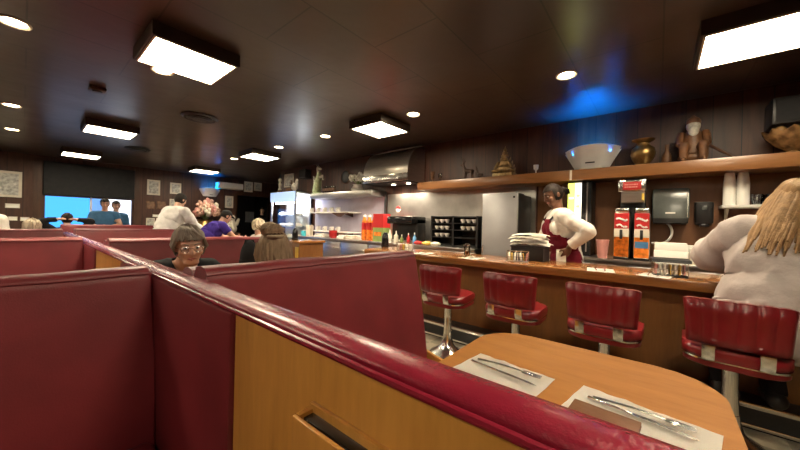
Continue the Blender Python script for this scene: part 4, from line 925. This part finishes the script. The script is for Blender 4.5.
# ------------------------------------------------------------------ end wall pictures, sign, notices
W = YF-.001
for a in (((-6, 171, 22, 197), 'large pale framed print at the far left of the end wall', 'print', .05), ((147, 180, 160, 195), 'large framed print, top left of the end wall group', 'print', .04), ((170, 183, 181, 194), 'framed print, top right of the end wall group', 'print', .04),
          ((146, 201, 155, 209), 'tan print, left of the middle row on the end wall', 'tanprint', .02), ((156.5, 201, 166, 209), 'tan print, second of the middle row on the end wall', 'tanprint', .02), ((169.5, 199, 175, 207), 'small pale print, third of the middle row on the end wall', 'print', .02), ((175.8, 199, 181.5, 207), 'small pale print, fourth of the middle row on the end wall', 'print', .02),
          ((146, 218, 154.5, 227), 'pale print, left of the bottom row on the end wall', 'print', .02), ((156, 218, 165, 227), 'white print, right of the bottom row on the end wall', 'paper', .02), ((152.5, 214.5, 159, 217), 'small white card above the bottom row of prints', 'paper', .01),
          ((244, 179.5, 252.5, 192), 'pale green framed picture over the passage door', 'print', .05), ((254, 179, 261.5, 191), 'cream framed picture over the passage door, right one', 'print', .05), ((225, 196, 233, 208), 'framed picture left of the passage door', 'print', .05),
          ((5, 203.5, 20, 208), 'long white notice below the large far left print', 'paper', .01), ((8, 216.5, 17.5, 220.5), 'cream card left of the blue window, first of two', 'paper', .01), ((20, 217, 29.5, 221), 'cream card left of the blue window, second of two', 'paper', .01)):
    picture('y', *a[0], W, a[1], a[2], 'cream' if a[2] != 'tanprint' else 'carving', a[3])
p0, p1 = at(219, 185, 'y', YF-.3), at(243, 187, 'y', YF-.3)
sg_ = thing('box_sign', 'long blank white box sign right of the cyan glow', 'sign', ((p0.x+p1.x)/2, YF-.3, (p0.z+p1.z)/2)); hw = (p1.x-p0.x)/2
MB().box(-hw, hw, -.03, .29, -.10, .10, .008).build('casing', 'cream', sg_); MB().box(-hw+.02, hw-.02, -.036, -.03, -.08, .08).build('face', 'white', sg_)
bouquet('flower_vase', at(206, 220, 'y', YF-.6).x, YF-.55, .9, .95, .85, ['brass', 'foliage', 'cream', 'pink'], 'large dried flower arrangement below the far fly trap', 'flowers', 40, 9)
t = thing('side_table', 'dark side table carrying the dried flower arrangement', 'table', (at(206, 220, 'y', YF-.6).x, YF-.55, 0)); MB().box(-.5, .5, -.4, .4, .85, .9, .01).build('tabletop', 'darkwood', t)
for sx in (-.44, .44):
    for sy in (-.34, .34): MB().box(sx-.03, sx+.03, sy-.03, sy+.03, 0, .85).build('leg', 'darkwood', t)
t = thing('figurine', 'cream seated figurine on a dark plinth left of the passage door', 'figure', (at(232, 225, 'y', YF-.7).x, YF-.7, 0))
MB().box(-.2, .2, -.2, .2, 0, .82, .01).build('plinth', 'darkwood', t); MB().cone((0, 0, .95), .15, (0, 0, 1.15), .10).ell((0, -.02, 1.30), (.085, .085, .10)).cone((.12, -.06, 1.1), .05, (.15, -.12, 1.25), .04).cone((-.12, -.06, 1.1), .05, (-.1, -.15, .98), .04).build('body', 'cream', t); MB().cone((.05, -.02, 1.37), .03, (.07, -.02, 1.43), .008).cone((-.05, -.02, 1.37), .03, (-.07, -.02, 1.43), .008).build('ears', 'carving', t)
nq = at(250, 217, 'y', YF+1.95); MB_ = MB().box(-.18, .18, -.01, 0, -.22, .22, .003); one('notice', MB_, 'paper', 'white sheet pinned in the dark passage', 'notice', (nq.x, YF+1.99, nq.z))
# ------------------------------------------------------------------ people
def fuse(mb, voxel, sm=2):
    me = bpy.data.meshes.new('tmp'); mb.bm.to_mesh(me); mb.bm.free()
    o = bpy.data.objects.new('tmp', me); C.objects.link(o)
    r = o.modifiers.new('r', 'REMESH'); r.mode = 'VOXEL'; r.voxel_size = voxel
    if sm:
        q = o.modifiers.new('s', 'SMOOTH'); q.iterations = sm; q.factor = .5
    dg = bpy.context.evaluated_depsgraph_get(); ev = o.evaluated_get(dg)
    out = bpy.data.meshes.new_from_object(ev); bpy.data.objects.remove(o); bpy.data.meshes.remove(me)
    return out
def mobj(name, me, mat, parent):
    me.materials.clear(); me.materials.append(M[mat]); me.polygons.foreach_set('use_smooth', [True]*len(me.polygons))
    me.name = name; o = bpy.data.objects.new(name, me); C.objects.link(o); o.parent = parent; return o
def ik(a, c, l1, l2, hint):
    a, c = V(a), V(c); d = c-a; L = min(d.length, (l1+l2)*.995); dn = d.normalized(); c = a+dn*L
    x = (l1*l1-l2*l2+L*L)/(2*L); h = math.sqrt(max(0, l1*l1-x*x)); hv = V(hint); hv = (hv-dn*hv.dot(dn)).normalized()
    return a+dn*x+hv*h, c
def frame_z(d):
    return V((0, 0, 1)).rotation_difference(V(d).normalized()).to_matrix()
class Body:
    def __init__(s): s.mb = MB(); s.pr = []
    def cap(s, t, a, ra, b, rb, n=14): s.mb.cone(a, ra, b, rb, n); s.pr.append((t, 'c', np.array(a), ra, np.array(b), rb))
    def ell(s, t, c, r, R=None, n=18): s.mb.ell(c, r, R, n); s.pr.append((t, 'e', np.array(c), np.array(r), np.array(R if R else Matrix.Identity(3))))
    def classify(s, P):
        best = np.full(len(P), 1e9); lab = np.zeros(len(P), int); tt = np.zeros(len(P))
        for i, p in enumerate(s.pr):
            if p[1] == 'c':
                d = p[4]-p[2]; L = max(d@d, 1e-9); t = np.clip(((P-p[2])@d)/L, 0, 1)
                e = np.linalg.norm(P-(p[2]+t[:, None]*d), axis=1)-(p[3]+(p[5]-p[3])*t)
            else:
                q = (P-p[2])@p[4]/p[3]; e = (np.linalg.norm(q, axis=1)-1)*p[3].min(); t = q[:, 2]
            k = e < best; best[k] = e[k]; lab[k] = i; tt[k] = t[k]
        return [s.pr[i][0] for i in lab], tt
def person(label, loc, rz, P, shirt='c_white', pants='c_black', skin='skin', hair=('short', 'hair_dark'), vox=.012, extra=None, sleeve=.93, face=True, group=None):
    """local frame: looks along +y, its right hand at +x"""
    root = thing('person', label, 'person', loc, rz, group); root.scale = (P.get('scale', 1),)*3; W = P.get('w', 1.)
    B = Body(); pel = V(P.get('pelvis', (0, 0, .93))); ln = math.radians(P.get('lean', 4)); sd = math.radians(P.get('side', 0))
    sp = V((math.sin(sd), math.sin(ln)*math.cos(sd), math.cos(ln)*math.cos(sd)))
    ln2 = ln+math.radians(P.get('curl', 0)); sp2 = V((math.sin(sd), math.sin(ln2)*math.cos(sd), math.cos(ln2)*math.cos(sd)))
    tw = math.radians(P.get('twist', 0)); X = Matrix.Rotation(tw, 3, sp2) @ V((math.cos(sd), 0, -math.sin(sd))).normalized(); Y = sp2.cross(X)
    R1 = Matrix((V((1, 0, 0)), sp.cross(V((1, 0, 0))).normalized(), sp)).transposed(); R2 = Matrix((X, Y, sp2)).transposed()
    mid = pel+sp*.18; chest = mid+sp2*.15; nb = mid+sp2*.33; shl = mid+sp2*.275
    B.ell('pelvis', pel+sp*.0, (.165*W, .12*W, .12), R1); B.ell('belly', mid-sp*.02, (.148*W, .115*W, .15), R1); B.ell('chest', chest, (.165*W, .122*W, .18), R2)
    B.cap('belly', pel+sp*.03, .105*W, chest, .108*W); B.cap('belly', pel+sp*.03-Y*.03, .09*W, chest-Y*.03, .09*W)
    sr, sl = shl+X*.165*W, shl-X*.165*W
    B.cap('trap', nb-sp2*.03, .062, sr-X*.02, .062); B.cap('trap', nb-sp2*.03, .062, sl+X*.02, .062)
    if P.get('bust'):
        for k in (-1, 1): B.ell('chest', chest+X*.07*k*W+Y*.085*W+sp2*.01, (.066*W, .05*W, .065), R2)
    # head
    hy, hp, hr = (math.radians(a) for a in P.get('head', (0, 0, 0)))
    hc = nb+(sp2*.6+V((0, .15*math.sin(hp), .4))).normalized()*.185+V(P.get('hoff', (0, 0, 0)))
    HM = Matrix.Rotation(rz*0+hy, 3, 'Z') @ Matrix.Rotation(-hp, 3, 'X') @ Matrix.Rotation(hr, 3, 'Y')
    T = lambda p: hc+HM @ V(p)
    B.cap('neck', nb-sp2*.03, .060, hc+HM @ V((0, -.025, -.05)), .050)
    B.ell('head', T((0, -.008, .022)), (.074, .094, .096), HM, 24); B.ell('head', T((0, .018, -.035)), (.060, .068, .078), HM, 20)
    B.cap('head', T((-.022, .058, -.085)), .022, T((.022, .058, -.085)), .022)
    if face:
        B.cap('head', T((0, .083, .022)), .010, T((0, .103, -.020)), .0135); 
        for k in (-1, 1):
            B.cap('head', T((k*.018, .083, -.022)), .009, T((k*.008, .092, -.021)), .010); B.cap('head', T((k*.012, .082, .036)), .010, T((k*.045, .066, .034)), .011)
            B.ell('head', T((k*.045, .058, -.018)), (.022, .022, .022), HM)
    for k in (-1, 1): B.ell('head', T((k*.078, -.012, -.002)), (.010, .022, .032), HM @ Matrix.Rotation(k*.3, 3, 'Z'), 14)
    # arms
    for nm, k, s0 in (('R', 1, sr), ('L', -1, sl)):
        tgt = P.get('hand'+nm, tuple(shl+X*.23*k*W+V((0, .06, -.52))))
        el, wr = ik(s0, tgt, .275, .245, P.get('hint'+nm, (k*.5, -.8, -.2)))
        B.cap('uarm', s0, .056*W, el, .042*W); B.cap('farm', el, .042*W, wr, .028)
        d = (wr-el).normalized(); d = V(P.get('hdir'+nm, d)).normalized(); pn = V(P.get('palm'+nm, (-k, 0, 0))); pn = (pn-d*pn.dot(d)).normalized(); sdv = d.cross(pn)*k
        RH = Matrix((sdv, pn, d)).transposed(); B.ell('hand', wr+d*.05, (.043, .018, .055), RH, 14)
        cu = P.get('curl'+nm, .35)
        for i, (off, l) in enumerate(((-.031, .058), (-.010, .072), (.011, .076), (.031, .066))):
            q0 = wr+d*.085+sdv*off; d1 = (d*math.cos(cu)+pn*math.sin(cu)); q1 = q0+d1*l*.55; d2 = d*math.cos(cu*2.4)+pn*math.sin(cu*2.4)
            B.cap('hand', q0, .0105, q1, .0095, 10); B.cap('hand', q1, .0095, q1+d2*l*.5, .008, 10)
        tq = wr+d*.035+sdv*.036; td = (d*.7+sdv*.6+pn*.35).normalized(); B.cap('hand', tq, .013, tq+td*.032, .0115, 10); B.cap('hand', tq+td*.032, .0115, tq+td*.03+(td+d*.5).normalized()*.03, .009, 10)
    # legs
    for nm, k in (('R', 1), ('L', -1)):
        h0 = pel+V((k*.088*W, 0, -.05)); ft = V(P.get('foot'+nm, (k*.10, .02, .085)))
        kn, an = ik(h0, ft, .43, .42, P.get('knee'+nm, (0, 1, .05)))
        B.cap('thigh', h0, .088*W, kn, .058*W); B.cap('calf', kn, .058*W, an, .040); B.cap('foot', an+V((0, -.03, -.04)), .040, an+V((0, .13, -.052)), .030)
    me = fuse(B.mb, vox, 2)
    body = mobj('body', me, skin, root)
    n = len(me.vertices); co_ = np.empty(n*3); me.vertices.foreach_get('co', co_); co_ = co_.reshape(-1, 3)
    nr = np.empty(n*3); me.vertices.foreach_get('normal', nr); nr = nr.reshape(-1, 3)
    labs, tt = B.classify(co_)
    def garment(name, mat, pred, off, wr_=.004, fr=9., flare=None, soft=0):
        keep = [pred(labs[i], tt[i], co_[i]) for i in range(n)]
        bm = bmesh.new(); vm = {}; wv = {}
        for p in me.polygons:
            if all(keep[v] for v in p.vertices):
                f = []
                for v in p.vertices:
                    if v not in vm:
                        pv = V(co_[v])*fr+V((rz, loc[0], loc[1])); pv.z *= .55; w = wr_*(1.1-2.6*abs(noise.noise(pv)))+wr_*(.5-1.3*abs(noise.noise(pv*2.1)))
                        wv[v] = w+wr_*.5; q = V(co_[v])+V(nr[v])*off
                        if flare: q = flare(q)
                        vm[v] = bm.verts.new(q)
                    f.append(vm[v])
                bm.faces.new(f)
        for _ in range(soft): bmesh.ops.smooth_vert(bm, verts=bm.verts[:], factor=.5, use_axis_x=True, use_axis_y=True, use_axis_z=True)
        bm.normal_update(); dn_ = [(vm[v], vm[v].normal*wv[v]) for v in vm]
        for q_, d_ in dn_: q_.co += d_
        for _ in range(2): bmesh.ops.smooth_vert(bm, verts=[v for v in bm.verts if v.is_boundary], factor=.5, use_axis_x=True, use_axis_y=True, use_axis_z=True)
        m_ = bpy.data.meshes.new(name); bm.to_mesh(m_); bm.free(); g = mobj(name, m_, mat, root)
        so_ = g.modifiers.new('thick', 'SOLIDIFY'); so_.thickness = .005; so_.offset = -1; return g
    up = sp2
    nkz = P.get('neckline', .0)
    def sh(l, t, c):
        if l in ('belly', 'chest', 'trap'): return True
        if l == 'pelvis': return (V(c)-pel).dot(sp) > -.10
        if l == 'uarm': return t < sleeve*2 if sleeve < .5 else True
        if l == 'farm': return t < (sleeve if sleeve > .5 else -1)
        if l == 'neck': return t < .30
        if l == 'thigh': return t < .08
        return False
    if shirt: garment('shirt', shirt, sh, P.get('loose', .012), P.get('wrinkle', .006), P.get('wfreq', 8.), None, P.get('soft', 6))
    if pants: garment('trousers', pants, lambda l, t, c: l in ('thigh', 'calf') or (l == 'pelvis' and (V(c)-pel).dot(sp) < .02), .008, .004)
    for k in (1, -1): garment('shoe', 'black', lambda l, t, c: c[0]*k > 0 and (l == 'foot' or (l == 'calf' and t > .95)), .006, .001)
    # face pieces
    HX = HM.to_4x4(); HX.translation = hc
    if face:
        for k in (-1, 1):
            e = MB().ell((k*.031, .077, .014), (.0118, .0085, .0080), n=14).build('eye', 'eyew', root, mx=HX); MB().ell((k*.031, .0825, .0135), (.0058, .0040, .0056), n=12).build('iris', 'iris', e, mx=HX)
        MB().tube([(-.024, .080, -.054), (-.012, .0885, -.051), (0, .0895, -.052), (.012, .0885, -.051), (.024, .080, -.054)], [.002, .005, .0045, .005, .002], 8).tube([(-.022, .080, -.056), (0, .089, -.061), (.022, .080, -.056)], [.002, .0055, .002], 8).build('lips', P.get('lip', 'lip'), root, mx=HX)
        b = MB()
        for k in (-1, 1): b.tube([(k*.014, .0915, .034), (k*.032, .086, .040), (k*.050, .071, .035)], [.003, .0038, .002], 6)
        b.build('eyebrows', hair[1], root, mx=HX)
    # hair
    kind, hm = hair[0], hair[1]
    def scalp(line, thick=.010, nz=.006, fr=30., seed=0.):
        b = MB(); nu, nv = 48, 26; g = []
        for j in range(nv+1):
            row = []
            for i in range(nu):
                ph = PI*j/nv*.80; a = 2*PI*i/nu; st = noise.noise(V((math.cos(a)*4, math.sin(a)*4, ph*1.2+seed)))
                k = 1+thick/.09+nz/.09*st+nz/.18*noise.noise(V((math.cos(a)*11, math.sin(a)*11, ph*2+seed)))
                row.append(b.bm.verts.new((.076*k*math.sin(ph)*math.sin(a), -.008+.097*k*math.sin(ph)*math.cos(a), .022+.099*k*math.cos(ph))))
            g.append(row)
        for j in range(nv):
            for i in range(nu):
                f = (g[j][i], g[j][(i+1) % nu], g[j+1][(i+1) % nu], g[j+1][i]); c = sum((v.co for v in f), V())/4
                if line(c): b.bm.faces.new(f)
        bmesh.ops.remove_doubles(b.bm, verts=b.bm.verts, dist=.0004)
        bmesh.ops.delete(b.bm, geom=[v for v in b.bm.verts if not v.link_faces], context='VERTS')
        return b
    fl = lambda c: c.z > .062 or c.y < .035-.25*max(0, -c.z) and c.z > -.065
    ff = lambda c: (c.z > .058-.25*max(0, c.x) or c.y < .03) and c.z > -.07
    if kind == 'short': b = scalp(fl, .010, .008)
    elif kind == 'fringe':
        b = scalp(lambda c: (c.z > .072 or c.y < .02) and c.z > -.06, .018, .014)
        rr = random.Random(3)
        for i in range(34):
            u = rr.uniform(-1, 1); st = V((.030+.02*rr.random(), .02, .135)); x = -.07+.15*(i/33)
            en = V((x, .084-.5*x*x*12*.1, .078-.020*rr.random()-.2*max(0, -x-.03))); md = (st+en)/2+V((0, .022, .020)); b.tube([st, md, en], [.009, .010, .004], 6)
        for k in (-1, 1):
            for i in range(10): b.tube([(k*.07, -.03+.008*i, .07), (k*.090, -.035+.008*i, .01), (k*.080, -.045+.006*i, -.015-.02*rr.random())], [.010, .011, .003], 6)
    elif kind == 'tied':
        b = scalp(fl, .008, .005); b.ell((0, -.115, .02), (.034, .034, .036)); 
        for i in range(7): b.tube([(0, -.13, .03), (.012*(i-3), -.165, .0), (.014*(i-3), -.155, -.05)], [.012, .012, .003], 6)
    elif kind == 'bun':
        b = scalp(lambda c: c.z > .06 or c.y < .05, .020, .010); rr = random.Random(5)
        b.ell((-.038, -.05, .140), (.054, .046, .048))
        for i in range(16):
            a = i*.42; b.tube([(-.022+.05*math.cos(a), -.07+.045*math.sin(a), .118), (-.022+.056*math.cos(a+.8), -.07+.052*math.sin(a+.8), .142), (-.022+.03*math.cos(a+1.6), -.07+.03*math.sin(a+1.6), .172)], [.010, .012, .005], 6)
        for i in range(46):
            a = math.radians(-100+200*i/45)+PI; r0 = .082+.012*rr.random()
            p0 = V((r0*math.sin(a), -.01+.10*math.cos(a), .06)); p1 = V((1.12*r0*math.sin(a), -.015+.112*math.cos(a), -.01)); p2 = V((1.28*r0*math.sin(a)+.04*rr.uniform(-1, 1), -.02+.112*math.cos(a)-.02*rr.random(), -.10-.07*rr.random()))
            b.tube([p0, p1, p2], [.010, .012, .004], 6)
        for i in range(18):
            a = rr.uniform(0, 6.28); b.tube([(.06*math.cos(a), -.01+.07*math.sin(a), .09), (-.02+.05*math.cos(a+.4), -.05+.05*math.sin(a+.4), .125), (-.04+.08*math.cos(a+.7), -.05+.06*math.sin(a+.7), .15+.02*rr.random())], [.007, .006, .002], 5)
        e = MB().lathe([(.045, .09), (.052, .10), (.045, .108)], (-.012, -.08, 0), 18, cap=False).build('hair_tie', 'c_tan', root, mx=HX)
    elif kind == 'long':
        b = scalp(lambda c: c.z > .065 or c.y < .035, .016, .008); rr = random.Random(8); Li = HM.inverted()
        for i in range(90):
            a = math.radians(-118+236*i/89)+PI; r0 = .082+.016*rr.random()
            dn = Li @ V(P['hairdir']).normalized(); bk = Li @ V((0, -.12, 0))
            p0 = V((.05*math.sin(a), -.01+.06*math.cos(a), .105)); p1 = V((1.08*r0*math.sin(a), -.012+.112*math.cos(a), .02)); p2 = p1+dn*.13+V((.25*p1.x, .25*p1.y, 0))*.4+bk*.12; L = P.get('hairlen', .30)*(.8+.3*rr.random()); p3 = p2+dn*(L-.13)+bk*.28+V((rr.uniform(-.015, .015), 0, 0))
            b.tube([p0, p1, p2, (p2+p3)/2+V((rr.uniform(-.01, .01),)*3), p3], [.010, .013, .014, .012, .004], 6)
    elif kind == 'cap':
        b = scalp(lambda c: c.z > -.04 and c.y < .02, .006, .004)
        cb = scalp(lambda c: c.z > .045, .016, .0); pk = [(.062*math.sin(t_), .055+.105*math.cos(t_)*1.0) for t_ in [-PI/2+PI*q/12 for q in range(13)]]
        co2 = cb.build('cap', hair[2], root, mx=HX); MB().ext(pk, 'z', .052, .060, .002).build('brim', hair[2], co2, mx=HX)
    elif kind == 'fluffy': b = scalp(ff, .026, .026)
    b.build('hair', hm, root, 70, mx=HX)
    if extra: extra(root, dict(HX=HX, garment=garment, pel=pel, sp=sp, sp2=sp2, X=X, Y=Y, chest=chest, nb=nb, labs=labs, mid=mid))
    return root
STD = dict(pelvis=(0, 0, .92))
# waitress behind the counter
def apron(root, d):
    pel, sp, X, Y, ch = d['pel'], d['sp2'], d['X'], d['Y'], d['chest']
    def pr(l, t, c):
        q = V(c)-d['mid']; u, f_, z = q.dot(X), q.dot(Y), q.dot(sp)
        if l == 'chest' or l == 'trap': return f_ > .02 and abs(u) < .155-.42*max(0, z-.06) and z < .27
        if l in ('belly', 'pelvis'): return f_ > -.04
        if l == 'thigh': return t < .75 and f_ > -.02
        return False
    d['garment']('apron', 'c_maroon', pr, .036, .002)
    nb = d['nb']
    MB().tube([ch+X*.095+Y*.125+sp*.12, nb+X*.075+Y*.03, nb-Y*.07+sp*.0, nb-X*.075+Y*.03, ch-X*.095+Y*.125+sp*.12], .011, 8).build('neck_strap', 'c_char', root)
    b = MB(); t0 = nb+Y*.082-sp*.035
    for k in (-1, 1): b.cone(t0, .010, t0+X*.035*k-sp*.01+Y*.005, .016, 8)
    b.cone(t0, .012, t0-sp*.05+Y*.02, .014, 8).build('bow_tie', 'c_black', root)
    b = MB()
    for k in (-1, 1): b.ext([(0, 0), (.07, -.03), (.055, -.065), (.0, -.03)], 'z', -.003, .003, mx=None) if False else b.cone(nb+X*.05*k+Y*.03+sp*.005, .014, nb+X*.025*k+Y*.085-sp*.045, .012, 8)
    b.build('collar', 'c_white', root)
wy = 34
person('waitress in a white shirt and maroon apron behind the counter, looking down', (3.77, .76, 0), math.radians(wy),
       dict(pelvis=(0, 0, .90), lean=8, curl=8, head=(8, 24, 0), w=1.02, bust=1, handR=(.16, .36, 1.06), hintR=(.6, -.2, -.8), handL=(-.20, .06, 1.03), hintL=(-.75, -.65, -.1), hdirL=(.15, .35, -.9), palmL=(1, .2, .1), curlL=.3, curlR=.5, loose=.016, soft=12, wrinkle=.009, wfreq=9),
       'c_white', 'c_black', 'skin_dark', ('tied', 'hair_dark'), .009, apron, .93)
_R = Matrix.Rotation(math.radians(wy), 3, 'Z'); pp_ = V((3.77, .76, 0))+_R @ V((-.175, .13, .93))
od = thing('order_pad', 'white order pad held at the waitress hip', 'order pad', pp_, math.radians(wy+70)); MB().box(-.045, .045, -.008, .008, -.10, .06, .002).build('pages', 'paper', od); MB().box(-.046, .046, -.009, .009, .06, .07, .002).build('binding', 'cream', od)
# customer leaning on the counter at the right
person('customer in an off white blouse with long blond hair, leaning on the counter', (2.55, -.44, 0), math.radians(-86),
       dict(scale=1.05, pelvis=(0, .03, .695), lean=17, curl=6, side=17, head=(-30, 6, 0), w=1.08, soft=24, handL=(.08, .46, .95), hintL=(-1, .35, -.25), handR=(.26, .46, .93), hintR=(.9, 0, -.5), hdirL=(.9, .4, 0), hdirR=(-.6, .8, 0), palmL=(0, 0, -1), palmR=(0, 0, -1),
            footR=(.14, .34, .25), footL=(-.08, .34, .25), loose=.034, wrinkle=.015, wfreq=7.5, hairlen=.33, hairdir=(-.38, -.38, -.86)),
       'c_lilac', 'c_black', 'skin', ('long', 'hair_blond'), .010)
# man with glasses in the next booth
def specs(root, d):
    b = MB()
    for k in (-1, 1):
        pts = [(k*.033+.023*math.cos(a), .098-.006*abs(math.cos(a)*k > 0)*0, .010+.018*math.sin(a)) for a in [2*PI*i/20 for i in range(21)]]; b.tube(pts, .0016, 6, False)
        b.tube([(k*.055, .096, .014), (k*.078, .06, .016), (k*.084, -.01, .014)], .0017, 6)
    b.tube([(-.010, .100, .014), (0, .104, .017), (.010, .100, .014)], .0016, 6)
    g = b.build('eyeglasses', 'chrome', root, mx=d['HX'])
    l = MB()
    for k in (-1, 1): l.lathe([(.001, -.0006), (.022, -.0006), (.022, .0006), (.001, .0006)], (k*.033, .097, .010), 20, 'y')
    l.build('lenses', 'pane', g, mx=d['HX'])
SEAT = dict(pelvis=(0, 0, .52), footR=(.12, .42, .085), footL=(-.12, .42, .085))
person('grey haired man in glasses and black shirt, leaning over his booth table', (.68, 2.66, -.008), PI,
       dict(SEAT, pelvis=(0, 0, .49), lean=24, curl=10, head=(-8, 12, 4), handR=(.20, .52, .82), handL=(-.20, .52, .82), hintR=(.7, -.2, -.5), hintL=(-.7, -.2, -.5), hdirR=(-.8, .5, 0), hdirL=(.8, .5, 0), palmR=(0, 0, -1), palmL=(0, 0, -1), hoff=(0, .035, -.045)),
       'c_black', 'c_navy', 'skin', ('fringe', 'hair_grey'), .008, specs)
person('woman seen from behind with an ash brown hair bun, in the next booth', (.90, 1.70, 0), 0,
       dict(SEAT, scale=.9, pelvis=(0, 0, .47), lean=-4, head=(-12, 2, 0), handR=(.18, .42, .80), handL=(-.18, .42, .80), hintR=(.6, -.2, -.6), hintL=(-.6, -.2, -.6), palmR=(0, 0, -1), palmL=(0, 0, -1), loose=.016),
       'c_char', 'c_navy', 'skin', ('bun', 'hair_bun'), .010)
F = dict(vox=.016)
person('dark haired man in a white shirt seen from behind, bending to the right', (1.62, 6.80, 0), math.radians(-62), dict(STD, scale=1.02, lean=20, curl=12, head=(0, 20, 0), w=1.08, handR=(.25, .55, .98), handL=(-.05, .58, .98), loose=.03, wrinkle=.012), 'c_pale', 'c_navy', 'skin', ('short', 'hair_dark'), .014)
person('man in a purple shirt and black cap, bending over beyond the man in glasses', (1.96, 6.12, 0), math.radians(-84), dict(STD, pelvis=(0, 0, .86), scale=.94, lean=40, curl=10, head=(0, 30, 0), w=1.08, handR=(.2, .72, .95), handL=(-.10, .72, .95), loose=.02, wrinkle=.012), 'c_purple', 'c_navy', 'skin', ('cap', 'hair_dark', 'c_black'), .014, None, .30)
dup(st0, (2.58, 5.3, 0), 0, 'far red stool under the white haired diner, mostly hidden')
person('white haired diner seen from behind on a far stool, between hair bun and pie case', (2.54, 5.3, 0), math.radians(-90), dict(STD, scale=.88, pelvis=(0, 0, .59), lean=6, handR=(.2, .40, .92), handL=(-.2, .40, .92), footR=(.1, .34, .25), footL=(-.1, .34, .25)), 'c_pale', 'c_navy', 'skin', ('fluffy', 'hair_pale'), .016)
person('dark figure seated before the blue window with both arms raised', (.50, 7.98, 0), 0, dict(SEAT, scale=.9, pelvis=(0, 0, .60), lean=2, handR=(.10, -.04, 1.30), handL=(-.10, -.04, 1.30), hintR=(1, 0, .25), hintL=(-1, 0, .25), hdirR=(-1, 0, .2), hdirL=(1, 0, .2)), 'c_black', 'c_navy', 'skin', ('short', 'hair_dark'), .016)
person('person in a blue shirt standing with hands together before the bright window', (1.12, 9.1, 0), math.radians(172), dict(STD, scale=.93, lean=2, head=(0, 12, 0), w=1.12, handR=(.06, .27, 1.10), handL=(-.06, .27, 1.10), hintR=(1, -.2, -.4), hintL=(-1, -.2, -.4)), 'c_blue', 'c_navy', 'skin', ('short', 'hair_dark'), .016, None, .30)
person('companion standing just behind the shoulder of the blue shirt', (1.36, 9.55, 0), math.radians(175), dict(STD, scale=.93, pelvis=(0, 0, .90), lean=3, head=(0, 8, 0)), 'c_blue', 'c_navy', 'skin', ('short', 'hair_dark'), .016)
person('pale capped diner low behind the benches left of the window', (.08, 6.32, 0), 0, dict(SEAT, scale=.84, pelvis=(0, 0, .56), lean=0, handR=(.2, .42, .80), handL=(-.2, .42, .80)), 'c_tan', 'c_navy', 'skin', ('fluffy', 'hair_pale'), .016)
person('diner in a white shirt cut by the left edge of the photo', (-.36, 7.6, 0), math.radians(175), dict(STD, pelvis=(0, 0, .70), lean=5), 'c_white', 'c_navy', 'skin', ('fluffy', 'hair_pale'), .016)
person('cook in dark clothes standing in the passage doorway', (at(262, 207, 'y', YF+.5).x, YF+.5, 0), math.radians(165), dict(STD, lean=2, head=(0, 10, 0)), 'c_black', 'c_black', 'skin', ('short', 'hair_dark'), .016)
bgq = thing('backpack', 'black upright bag on the booth table just left of the hair bun', 'bag', (.915, 1.985, .75)); 
MB().ext(rrect(-.055, .055, -.05, .05, .04, 5), 'z', 0, .23, .012).ell((0, 0, .23), (.0545, .0495, .12)).build('bag_body', 'c_char', bgq); MB().tube([(-.03, 0, .32), (-.025, 0, .345), (.025, 0, .345), (.03, 0, .32)], .006, 6).build('handle', 'c_black', bgq)
# ------------------------------------------------------------------ view
S.view_settings.view_transform = 'Standard'; S.view_settings.look = 'None'; S.view_settings.gamma = 1; S.view_settings.use_curve_mapping = False
S.view_settings.exposure = 1.85
